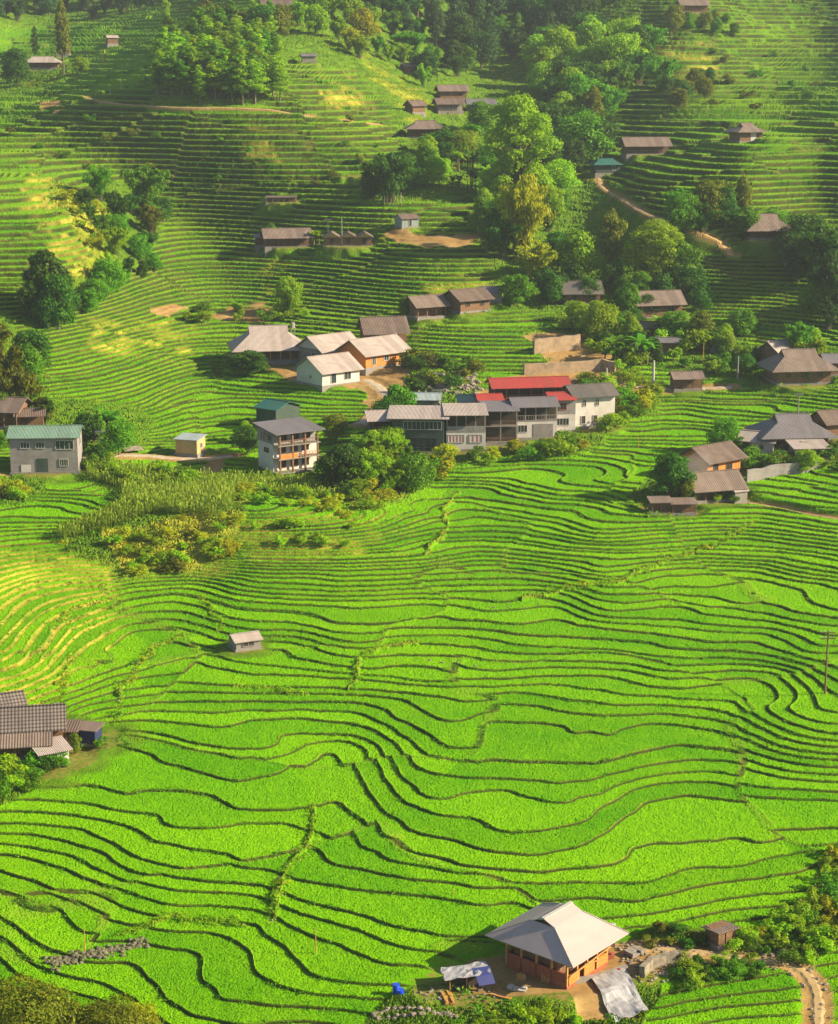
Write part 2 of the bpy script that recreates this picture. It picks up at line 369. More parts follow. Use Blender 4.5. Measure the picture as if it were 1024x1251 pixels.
# plots for buildings and paths
for (px, py, r) in PADS:
    c = macro(px, py)
    i0, i1 = np.searchsorted(YS, [py-90, py+120]); rr = (r+5)*F/c.y
    j0, j1 = np.searchsorted(XS, [px-rr, px+rr]); s_ = (slice(i0, i1), slice(j0, j1))
    d = np.hypot(X[s_]-c.x, Yg[s_]-c.y)
    m = 1-sstep(r*.8, r*.8+2.2, d+.7*vnoise(X[s_]/2, Yg[s_]/2, 61))
    zf[s_] = zf[s_]*(1-m)+(c.z+.05*rough[s_])*m
    sm[s_] = np.maximum(sm[s_], m*.5); ris[s_] *= 1-m; bund[s_] *= 1-m
    wm[s_] = np.maximum(wm[s_], (.85*(1-sstep(r*.8+1.5, r*.8+3.2, d+1.5*vnoise(X[s_]/3, Yg[s_]/3, 62)))) if py < 1100 else 0)
PATHPTS = {}
for nm, (wd, s) in PATHS.items():
    pts = P_(s); W = []
    for (a0, b0), (a1, b1_) in zip(pts[:-1], pts[1:]):
        n = max(2, int(math.hypot(a1-a0, b1_-b0)/3))
        W += [macro(a0+(a1-a0)*k/n, b0+(b1_-b0)*k/n) for k in range(n)]
    W = [sum((W[min(max(i+o, 0), len(W)-1)] for o in range(-4, 5)), Vector())/9 for i in range(len(W))]
    PATHPTS[nm] = (wd, W)
    A_ = np.array([[p.x, p.y, p.z] for p in W])
    ys = [p[1] for p in pts]; xs = [p[0] for p in pts]
    i0, i1 = np.searchsorted(YS, [min(ys)-20, max(ys)+20]); j0, j1 = np.searchsorted(XS, [min(xs)-40, max(xs)+40])
    s_ = (slice(i0, i1), slice(j0, j1)); best = np.full(X[s_].shape, 1e9); bz = np.zeros_like(best)
    for q in A_:
        d = np.hypot(X[s_]-q[0], Yg[s_]-q[1]); c = d < best
        best = np.where(c, d, best); bz = np.where(c, q[2], bz)
    m = 1-sstep(wd*.5, wd*.5+1.3, best)
    zf[s_] = zf[s_]*(1-m)+(bz-.06)*m; sm[s_] = np.maximum(sm[s_], m); ris[s_] *= 1-m; bund[s_] *= 1-m

def link_mesh(name, V, Fc, mat=None, parent=None, smooth=False):
    me = bpy.data.meshes.new(name); V = np.asarray(V, np.float32); Fc = np.asarray(Fc, np.int32)
    me.vertices.add(len(V)); me.vertices.foreach_set('co', V.ravel())
    n, k = Fc.shape; me.loops.add(n*k); me.loops.foreach_set('vertex_index', Fc.ravel())
    me.polygons.add(n); me.polygons.foreach_set('loop_start', np.arange(0, n*k, k, dtype=np.int32))
    me.polygons.foreach_set('use_smooth', np.full(n, smooth)); me.update(calc_edges=True)
    if mat: me.materials.append(mat)
    o = bpy.data.objects.new(name, me); COL.objects.link(o)
    if parent: o.parent = parent
    return o
nr, nc = X.shape
V = np.stack([X, Yg, zf], -1).reshape(-1, 3)
idx = np.arange(nr*nc).reshape(nr, nc)
FQ = np.stack([idx[1:, :-1], idx[1:, 1:], idx[:-1, 1:], idx[:-1, :-1]], -1).reshape(-1, 4)
terrain = link_mesh('terrain', V, FQ); terrain['kind'] = 'structure'
def vcol(o, name, chans):
    at = o.data.attributes.new(name, 'FLOAT_COLOR', 'POINT')
    a_ = np.ones((len(o.data.vertices), 4), np.float32)
    for i, c in enumerate(chans): a_[:, i] = c.ravel()
    at.data.foreach_set('color', a_.ravel())
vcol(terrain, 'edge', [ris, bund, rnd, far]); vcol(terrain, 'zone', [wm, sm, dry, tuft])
# coarse copy for height look-ups
k_ = 3; ci = np.arange(0, nr, k_); cj = np.arange(0, nc, k_)
Vc = V.reshape(nr, nc, 3)[np.ix_(ci, cj)]; m_, n_ = Vc.shape[:2]; ii = np.arange(m_*n_).reshape(m_, n_)
Fc_ = np.stack([ii[1:, :-1], ii[1:, 1:], ii[:-1, 1:], ii[:-1, :-1]], -1).reshape(-1, 4)
TREE = BVHTree.FromPolygons(Vc.reshape(-1, 3).tolist(), Fc_.tolist())
def gz(x, y, d=None):
    h = TREE.ray_cast(Vector((x, y, 500)), Vector((0, 0, -1)))
    return h[0].z if h[0] is not None else (d if d is not None else 0.0)
def gp(px, py):
    p = macro(px, py); p.z = gz(p.x, p.y, p.z); return p
# the land carries on beyond the surveyed slope
far_l = []
# ------------------------------------------------------------------ materials
MATS = {}
class NT:
    def __init__(s, name):
        s.m = bpy.data.materials.new(name); s.m.use_nodes = True; s.t = s.m.node_tree
        s.b = s.t.nodes['Principled BSDF']; s.out = s.t.nodes['Material Output']; MATS[name] = s.m
    def n(s, typ, **kw):
        x = s.t.nodes.new(typ)
        for k, v in kw.items():
            if k.startswith('i_'):
                key = k[2:]; key = int(key) if key.isdigit() else key
                if isinstance(v, bpy.types.NodeSocket): s.t.links.new(v, x.inputs[key])
                else: x.inputs[key].default_value = v
            else: setattr(x, k, v)
        return x
    def mix(s, f, a, b, mode='MIX'):
        x = s.t.nodes.new('ShaderNodeMix'); x.data_type = 'RGBA'; x.blend_type = mode; x.clamp_factor = True
        for k, v in ((0, f), (6, a), (7, b)):
            if isinstance(v, bpy.types.NodeSocket): s.t.links.new(v, x.inputs[k])
            else: x.inputs[k].default_value = v if k == 0 else ((*v, 1) if len(v) == 3 else v)
        return x.outputs[2]
    def math(s, op, a, b=0.0, c=False):
        x = s.t.nodes.new('ShaderNodeMath'); x.operation = op; x.use_clamp = c
        for k, v in ((0, a), (1, b)):
            if isinstance(v, bpy.types.NodeSocket): s.t.links.new(v, x.inputs[k])
            else: x.inputs[k].default_value = v
        return x.outputs[0]
    def noise(s, scale, detail=3, rough=.55, vec=None, dist=0):
        x = s.n('ShaderNodeTexNoise'); x.inputs['Scale'].default_value = scale; x.inputs['Detail'].default_value = detail
        x.inputs['Roughness'].default_value = rough; x.inputs['Distortion'].default_value = dist
        if vec is not None: s.t.links.new(vec, x.inputs['Vector'])
        return x.outputs['Fac']
    def ramp(s, f, lo, hi):
        x = s.n('ShaderNodeMapRange'); s.t.links.new(f, x.inputs[0]); x.inputs[1].default_value = lo; x.inputs[2].default_value = hi
        return x.outputs[0]
    def set(s, **kw):
        for k, v in kw.items():
            k = k.replace('_', ' ')
            if isinstance(v, bpy.types.NodeSocket): s.t.links.new(v, s.b.inputs[k])
            else: s.b.inputs[k].default_value = (*v, 1) if isinstance(v, tuple) and len(v) == 3 else v
        return s.m
    def bump(s, h, st=.5, d=.05):
        x = s.n('ShaderNodeBump', i_Strength=st, i_Distance=d, i_Height=h); s.t.links.new(x.outputs[0], s.b.inputs['Normal'])

T = NT('terraced_land')
ed = T.n('ShaderNodeAttribute', attribute_name='edge'); zo = T.n('ShaderNodeAttribute', attribute_name='zone')
es = T.n('ShaderNodeSeparateColor'); T.t.links.new(ed.outputs['Color'], es.inputs[0])
zs = T.n('ShaderNodeSeparateColor'); T.t.links.new(zo.outputs['Color'], zs.inputs[0])
ris_, bun_, rnd_, far_ = es.outputs[0], es.outputs[1], es.outputs[2], ed.outputs['Alpha']
wld_, soi_, sun_dry_, tuf_ = zs.outputs[0], zs.outputs[1], zs.outputs[2], zo.outputs['Alpha']
co = T.n('ShaderNodeTexCoord').outputs['Object']
n_big = T.ramp(T.noise(.035, 3, .6, co), .35, .65); n_mid = T.ramp(T.noise(.25, 4, .6, co), .3, .7); n_fin = T.ramp(T.noise(2.2, 4, .7, co), .3, .7)
mp = T.n('ShaderNodeMapping', i_Vector=co, i_Scale=(10.0, 2.4, 1.0)); n_row = T.ramp(T.noise(1.0, 2, .6, mp.outputs[0]), .3, .7)
c = T.mix(rnd_, (.034, .180, .0), (.125, .335, .0))
c = T.mix(T.math('MULTIPLY', n_big, .45), c, (.190, .385, .0))
c = T.mix(T.math('MULTIPLY', n_row, .55), c, (.030, .130, .001))
c = T.mix(T.math('MULTIPLY', T.math('MULTIPLY', n_mid, n_fin), .35), c, (.22, .42, .002))
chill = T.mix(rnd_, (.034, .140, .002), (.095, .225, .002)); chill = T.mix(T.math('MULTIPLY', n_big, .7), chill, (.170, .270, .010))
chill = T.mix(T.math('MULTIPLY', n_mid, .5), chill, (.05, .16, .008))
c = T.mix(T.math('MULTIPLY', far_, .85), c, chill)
c = T.mix(T.math('MULTIPLY', sun_dry_, .05), c, (.34, .36, .01))
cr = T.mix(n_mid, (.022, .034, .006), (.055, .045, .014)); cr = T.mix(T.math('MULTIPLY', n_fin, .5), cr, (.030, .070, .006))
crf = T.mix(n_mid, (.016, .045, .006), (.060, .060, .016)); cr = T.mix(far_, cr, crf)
cr = T.mix(T.math('MULTIPLY', sun_dry_, T.math('ADD', .35, n_mid)), cr, T.mix(n_fin, (.42, .35, .05), (.22, .19, .03)))  # yellow: sunlight put into the riser colour, along with dry grass
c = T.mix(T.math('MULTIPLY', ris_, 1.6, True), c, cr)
cb = T.mix(n_fin, (.10, .17, .012), (.24, .21, .05))
c = T.mix(T.math('MULTIPLY', bun_, T.math('ADD', T.math('MULTIPLY', n_mid, .5), .0), True), c, cb)
cw = T.mix(n_mid, (.030, .085, .006), (.085, .170, .010)); cw = T.mix(T.math('MULTIPLY', n_fin, .4), cw, (.14, .20, .012))
cw = T.mix(T.math('MULTIPLY', sun_dry_, .7), cw, (.40, .36, .04))  # scrub takes the same painted sun and dry grass yellow
c = T.mix(wld_, c, cw)
cs_ = T.mix(n_mid, (.26, .15, .05), (.42, .29, .12)); cs_ = T.mix(T.math('MULTIPLY', n_fin, .5), cs_, (.12, .07, .035))
sm_ = T.ramp(T.math('ADD', soi_, T.math('MULTIPLY', T.math('SUBTRACT', n_fin, .5), .6)), .35, .75)
c = T.mix(sm_, c, cs_)
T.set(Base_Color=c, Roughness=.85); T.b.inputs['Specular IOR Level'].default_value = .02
T.bump(T.math('ADD', n_row, n_fin), .12, .06)
terrain.data.materials.append(T.m)
# ------------------------------------------------------------------ object helpers
def tag(o, label=None, cat=None, group=None, kind=None):
    if label: o['label'] = label
    if cat: o['category'] = cat
    if group: o['group'] = group
    if kind: o['kind'] = kind
    return o
def empty(name, loc, rz=0.0):
    o = bpy.data.objects.new(name, None); COL.objects.link(o); o.location = loc; o.rotation_euler = (0, 0, rz); o.empty_display_size = .5
    return o
def copy_tree(o, parent=None):
    c = o.copy(); COL.objects.link(c); c.parent = parent
    for ch in list(o.children): copy_tree(ch, c)
    return c

# ------------------------------------------------------------------ leaf materials
def leaf_mat(name, a, b, cc, tr=.35):
    t = NT(name); at = t.n('ShaderNodeAttribute', attribute_name='leaf'); sp = t.n('ShaderNodeSeparateColor')
    t.t.links.new(at.outputs['Color'], sp.inputs[0])
    oi = t.n('ShaderNodeObjectInfo')
    c = t.mix(sp.outputs[0], a, b); c = t.mix(t.math('MULTIPLY', sp.outputs[1], .55), c, cc)
    hv = t.n('ShaderNodeHueSaturation', i_Color=c); hv.inputs['Saturation'].default_value = 1.1
    t.t.links.new(t.math('ADD', t.math('MULTIPLY', oi.outputs['Random'], .030), .492), hv.inputs['Hue'])
    t.t.links.new(t.math('ADD', t.math('MULTIPLY', oi.outputs['Random'], .5), .75), hv.inputs['Value'])
    t.set(Base_Color=hv.outputs[0], Roughness=.6); t.b.inputs['Specular IOR Level'].default_value = .25
    tl = t.n('ShaderNodeBsdfTranslucent'); t.t.links.new(hv.outputs[0], tl.inputs['Color'])
    ms = t.n('ShaderNodeMixShader', i_0=tr); t.t.links.new(t.b.outputs[0], ms.inputs[1]); t.t.links.new(tl.outputs[0], ms.inputs[2])
    t.t.links.new(ms.outputs[0], t.out.inputs['Surface']); return t.m
LM = {'dark': leaf_mat('leaf_dark', (.030, .090, .008), (.070, .170, .014), (.16, .27, .02), .4),
      'blue': leaf_mat('leaf_bluish', (.030, .080, .020), (.065, .140, .030), (.12, .20, .03), .4),  # hazy dark look of distant trees put into the leaf colour
      'mid': leaf_mat('leaf_green', (.070, .190, .006), (.150, .320, .010), (.28, .40, .02), .45),
      'lime': leaf_mat('leaf_lime', (.180, .360, .004), (.330, .480, .008), (.50, .52, .02), .5),
      'olive': leaf_mat('leaf_olive', (.085, .125, .012), (.190, .220, .020), (.42, .36, .05), .4),
      'gold': leaf_mat('leaf_gold', (.30, .36, .008), (.46, .46, .012), (.55, .52, .02), .5),  # warm highlights of sunlit crowns put into the colour; straw weeds too
      'maize': leaf_mat('leaf_maize', (.110, .240, .014), (.220, .340, .025), (.55, .52, .15), .5)}
BK = NT('bark'); BKc = BK.mix(BK.ramp(BK.noise(3, 4), .3, .7), (.07, .05, .03), (.19, .15, .10)); BK.set(Base_Color=BKc, Roughness=.9)

# ------------------------------------------------------------------ leaf clouds
def quads(C_, Nn, size, asp, rs, droop=None):
    n = len(C_); t = rs.normal(size=(n, 3))
    if droop is not None: t = t*.35+droop
    u = t-(t*Nn).sum(1)[:, None]*Nn; u /= np.linalg.norm(u, axis=1)[:, None]+1e-9
    v = np.cross(Nn, u); a_ = u*size[:, None]; b_ = v*(size*asp)[:, None]
    Vv = np.stack([C_-a_, C_+b_*.9-a_*.1, C_+a_, C_-b_*.9-a_*.1], 1).reshape(-1, 3)
    return Vv, np.arange(4*n).reshape(n, 4)
def leaf_obj(name, V_, F_, rr, mat, parent=None):
    o = link_mesh(name, V_, F_, mat, parent)
    at = o.data.attributes.new('leaf', 'FLOAT_COLOR', 'POINT'); a_ = np.ones((len(V_), 4), np.float32)
    a_[:, 0] = np.repeat(rr[0], 4); a_[:, 1] = np.repeat(rr[1], 4); at.data.foreach_set('color', a_.ravel()); return o
def cloud(clumps, n, leaf, asp, seed, shell=.55, up=.25):
    rs = np.random.default_rng(seed); cl = np.array(clumps, float)       # x,y,z,rx,ry,rz
    vol = (cl[:, 3]*cl[:, 4]*cl[:, 5])**.72; k = rs.choice(len(cl), n, p=vol/vol.sum())
    d = rs.normal(size=(n, 3)); d /= np.linalg.norm(d, axis=1)[:, None]
    flip = (d[:, 2] < -.2) & (rs.random(n) < .6); d[flip, 2] *= -1
    r = shell+(1-shell)*rs.random(n)**.5; r *= 1+.12*rs.normal(size=n)
    P = cl[k, :3]+d*cl[k, 3:]*r[:, None]
    Nn = d+rs.normal(size=(n, 3))*.55; Nn[:, 2] += up; Nn /= np.linalg.norm(Nn, axis=1)[:, None]
    V_, F_ = quads(P, Nn, leaf*(.7+.6*rs.random(n)), asp, rs)
    cr = rs.random(len(cl)); return V_, F_, (np.clip(.5*cr[k]+.5*rs.random(n), 0, 1), (rs.random(n) < .25)*rs.random(n)*1.0)
def tube(pts, r0, r1, n=6):
    V_ = []; F_ = []; m = len(pts)
    for i, p in enumerate(pts):
        p = Vector(p); q = Vector(pts[min(i+1, m-1)])-Vector(pts[max(i-1, 0)]); q.normalize()
        a_ = q.orthogonal().normalized(); b_ = q.cross(a_); r = r0+(r1-r0)*i/(m-1)
        for k in range(n):
            t = 2*math.pi*k/n; V_.append(p+a_*r*math.cos(t)+b_*r*math.sin(t))
    for i in range(m-1):
        for k in range(n): F_.append((i*n+k, i*n+(k+1) % n, (i+1)*n+(k+1) % n, (i+1)*n+k))
    return [tuple(v) for v in V_], F_
def trunk_obj(tubes, parent, mat=None):
    V_ = []; F_ = []
    for (v, f) in tubes:
        o = len(V_); V_ += v; F_ += [tuple(i+o for i in q) for q in f]
    return link_mesh('trunk', V_, F_, mat or BK.m, parent, True)
PROTO = {}
def proto(kind, h, maker):
    root = empty(kind, (0, -400, -300)); maker(root); PROTO.setdefault(kind, []).append((root, h))
def broad(seed, H, Wd, n, leaf, nc=16, low=.18, asp=.62):
    def mk(root):
        rs = random.Random(seed); cl = []; tb = []
        tp = [(0, 0, -.6), (rs.uniform(-.15, .15), rs.uniform(-.15, .15), H*.25), (rs.uniform(-.4, .4), rs.uniform(-.4, .4), H*.62)]
        tb.append(tube(tp, H*.028, H*.012))
        for i in range(nc):
            a_ = i*2.4+rs.uniform(-.4, .4); f = (i+.5)/nc; z = H*(low+(.86-low)*f); rad = Wd*.5*math.sin(math.pi*(.18+.72*f))**.7*rs.uniform(.35, .85)
            s = Wd*rs.uniform(.16, .27)*(1 if nc < 40 else .62); c_ = (rad*math.cos(a_), rad*math.sin(a_), z)
            cl.append((*c_, s, s*rs.uniform(.8, 1.1), s*rs.uniform(.6, .85)))
            tb.append(tube([(0, 0, z*.55), (c_[0]*.55, c_[1]*.55, z*.8), c_], H*.011, H*.004, 4))
        cl.append((0, 0, H*.86, Wd*.2, Wd*.2, H*.13)); trunk_obj(tb, root)
        V_, F_, rr = cloud(cl, n, leaf, asp, seed); leaf_obj('crown', V_, F_, rr, LM['mid'], root)
    return mk
def bamboo(seed, H, Wd, nc, per, leaf):
    def mk(root):
        rs = np.random.default_rng(seed); P = []; D = []; tb = []; cr = []
        for i in range(nc):
            a_ = rs.uniform(0, 6.283); ln = rs.uniform(.15, 1)*Wd*.5; hh = H*rs.uniform(.62, 1)*(1-.25*ln/(Wd*.5)); b0 = rs.uniform(0, .12)*Wd
            pts = []
            for k in range(9):
                t = k/8; out = b0+ln*t**2.2; z = hh*(1.25*t-.25*t**3)-(.16*hh*max(0, t-.7)/.3 if t > .7 else 0)
                pts.append((out*math.cos(a_), out*math.sin(a_), z-.4*(k == 0)))
            tb.append(tube(pts[:7], .06, .03, 4)); pts = np.array(pts)
            t = rs.random(per)**.75*6.6+1.4; i0 = np.minimum(t.astype(int), 7); f = (t-i0)[:, None]
            c_ = pts[i0]*(1-f)+pts[i0+1]*f
            off = rs.normal(size=(per, 3))*np.array([.30, .30, .30])*(.40+.5*np.sin(np.clip(t/8, 0, 1)*3.0))[:, None]*Wd*.16
            off[:, 2] -= np.abs(off[:, 2])*.4; P.append(c_+off); D.append(off+rs.normal(size=(per, 3))*.4); cr.append(np.full(per, rs.random()))
        P = np.concatenate(P); D = np.concatenate(D); D[:, 2] += .25; D /= np.linalg.norm(D, axis=1)[:, None]+1e-9
        V_, F_ = quads(P, D, leaf*(.7+.6*rs.random(len(P))), .42, rs, np.array([0, 0, -1.]))
        trunk_obj(tb, root); cr = np.concatenate(cr)
        leaf_obj('crown', V_, F_, (.6*cr+.4*rs.random(len(P)), (rs.random(len(P)) < .2)*rs.random(len(P))), LM['mid'], root)
    return mk
def column(seed, H, Wd, n, leaf):
    def mk(root):
        rs = random.Random(seed); cl = []
        for i in range(15):
            f = i/14; z = H*(.30+.66*f); w_ = Wd*.5*(1-.55*f**2.5)*rs.uniform(.55, 1.05); a_ = i*2.4
            cl.append((w_*.6*math.cos(a_), w_*.6*math.sin(a_), z, w_*.75, w_*.75, H*.07))
        V_, F_, rr = cloud(cl, n, leaf, .5, seed, .4, .4)
        trunk_obj([tube([(0, 0, -.6), (.1, 0, H*.4), (0, .1, H*.9)], H*.014, H*.003)], root); leaf_obj('crown', V_, F_, rr, LM['mid'], root)
    return mk
def blades(rs, n, z0, L, w_, droop, seg=6, spread=1.0):
    V_ = []; F_ = []; rr = []
    for i in range(n):
        a_ = i*2.4+rs.uniform(-.3, .3); el = rs.uniform(.7, 1.35); l_ = L*rs.uniform(.7, 1); ca, sa = math.cos(a_), math.sin(a_)
        x = 0; z = z0; b = len(V_); th = el
        for k in range(seg+1):
            t = k/seg; ww = w_*math.sin(math.pi*(.12+.86*t))**.7*.5
            V_ += [(x*ca*spread-ww*sa, x*sa*spread+ww*ca, z), (x*ca*spread+ww*sa, x*sa*spread-ww*ca, z)]
            x += math.cos(th)*l_/seg; z += math.sin(th)*l_/seg; th -= droop/seg*(.6+t)
        for k in range(seg): F_.append((b+2*k, b+2*k+1, b+2*k+3, b+2*k+2)); rr.append(rs.random())
    return V_, F_, rr
def banana(seed):
    def mk(root):
        rs = random.Random(seed); V_ = []; F_ = []; tb = []
        for j in range(3):
            ox, oy, s = rs.uniform(-.9, .9), rs.uniform(-.9, .9), rs.uniform(.7, 1)
            v, f, _ = blades(rs, 9, 2.2*s, 2.9*s, .75*s, 1.9)
            b = len(V_); V_ += [(x+ox, y+oy, z) for x, y, z in v]; F_ += [tuple(i+b for i in q) for q in f]
            tb.append(tube([(ox, oy, -.4), (ox+.05, oy, 1.2*s), (ox, oy, 2.4*s)], .16, .09))
        trunk_obj(tb, root); n = len(V_)
        o = link_mesh('crown', V_, F_, LM['mid'], root); at = o.data.attributes.new('leaf', 'FLOAT_COLOR', 'POINT')
        a_ = np.ones((n, 4), np.float32); a_[:, 0] = np.random.default_rng(seed).random(n); a_[:, 1] = .1; at.data.foreach_set('color', a_.ravel())
    return mk
def shrub(seed, Wd, H, n, leaf):
    def mk(root):
        rs = random.Random(seed); cl = []
        for i in range(13):
            a_ = i*2.4; r = Wd*.3*rs.uniform(.1, 1); s = Wd*rs.uniform(.10, .24)
            cl.append((r*1.25*math.cos(a_), r*1.25*math.sin(a_), H*rs.uniform(.2, .8), s, s, s*rs.uniform(.7, 1.3)))
        V_, F_, rr = cloud(cl, n, leaf, .6, seed, .4)
        trunk_obj([tube([(0, 0, -.4), (c_[0]*.5, c_[1]*.5, c_[2]*.6), c_[:3]], .04, .015, 4) for c_ in cl[:4]], root)
        leaf_obj('crown', V_, F_, rr, LM['mid'], root)
    return mk
for s in range(4): proto('broadleaf_tree', 9.0, broad(s+1, 9.0, (8.0, 6.5, 9.0, 7.2)[s], 5200, .27, 18+s))
for s in range(2): proto('tall_tree', 13.0, broad(s+11, 13.0, (7.0, 5.6)[s], 5200, .28, 20, .3))
for s in range(3): proto('bamboo_clump', 10.0, bamboo(s+21, 10.0, (8.5, 7.0, 10.0)[s], (34, 26, 40)[s], 190, .30))
for s in range(3): proto('columnar_tree', 10.0, column(s+31, 10.0, (3.0, 2.5, 3.4)[s], 1900, .23))
for s in range(2): proto('banana_plant', 4.6, banana(s+41))
for s in range(3): proto('shrub', 2.0, shrub(s+51, (2.6, 3.4, 2.2)[s], 2.0, 1150, .135))
proto('garden_tree', 8.0, broad(71, 8.0, 11.5, 30000, .135, 60, .1, .5))
proto('great_tree', 26.0, broad(77, 26.0, 19.0, 15000, .36, 46, .22))
proto('great_tree', 26.0, broad(78, 26.0, 17.0, 15000, .36, 46, .12))
USED = set()
CNT = {'n': 0}
def plant(kind, px, py, hpx, hue='mid', label=None, group=None, wf=1.0, var=None, cat=None, at=None, sink=0.0):
    P = PROTO[kind]; CNT['n'] += 1; i = (CNT['n']*7+3) % len(P) if var is None else var; root, h = P[i]
    p = at if at is not None else gp(px, py)
    hm = hpx*p.y/F; s = hm/h
    o = root if (kind, i) not in USED else copy_tree(root); USED.add((kind, i))
    rs = random.Random(CNT['n']*13+5)
    p = p.copy(); p.z -= sink*hm
    o.location = p; o.rotation_euler = (0, 0, rs.uniform(0, 6.28)); o.scale = (s*wf*rs.uniform(.94, 1.06), s*wf*rs.uniform(.94, 1.06), s)
    for ch in o.children:
        if ch.name.startswith('crown'): ch.material_slots[0].link = 'OBJECT'; ch.material_slots[0].material = LM[hue]
    for k in ('label', 'group', 'category'):
        if k in o: del o[k]
    tag(o, label, cat or {'broadleaf_tree': 'tree', 'tall_tree': 'tree', 'great_tree': 'tree', 'garden_tree': 'tree', 'columnar_tree': 'tree', 'bamboo_clump': 'bamboo', 'banana_plant': 'banana plant', 'shrub': 'shrub'}[kind], group)
    return o
def inside(x, y, poly):
    c = False
    for (ax, ay), (bx, by) in zip(poly, poly[1:]+poly[:1]):
        if (ay > y) != (by > y) and x < (bx-ax)*(y-ay)/(by-ay)+ax: c = not c
    return c
def scatter(poly, n, mind, seed, asp=.45):
    rs = random.Random(seed); poly = P_(poly) if isinstance(poly, str) else poly; out = []
    x0, x1 = min(p[0] for p in poly), max(p[0] for p in poly); y0, y1 = min(p[1] for p in poly), max(p[1] for p in poly)
    for _ in range(n*60):
        if len(out) >= n: break
        x, y = rs.uniform(x0, x1), rs.uniform(y0, y1)
        if inside(x, y, poly) and all((x-a_)**2+((y-b_)/asp)**2 > mind*mind for a_, b_ in out): out.append((x, y))
    return sorted(out, key=lambda q: q[1])
def wood(kinds, poly, n, mind, hp, hues, label, group, seed, wf=1.0, asp=.45):
    rs = random.Random(seed*3+1)
    for x, y in scatter(poly, n, mind, seed, asp):
        plant(rs.choice(kinds), x, y, rs.uniform(*hp), rs.choice(hues), label, group, wf*rs.uniform(.85, 1.2))
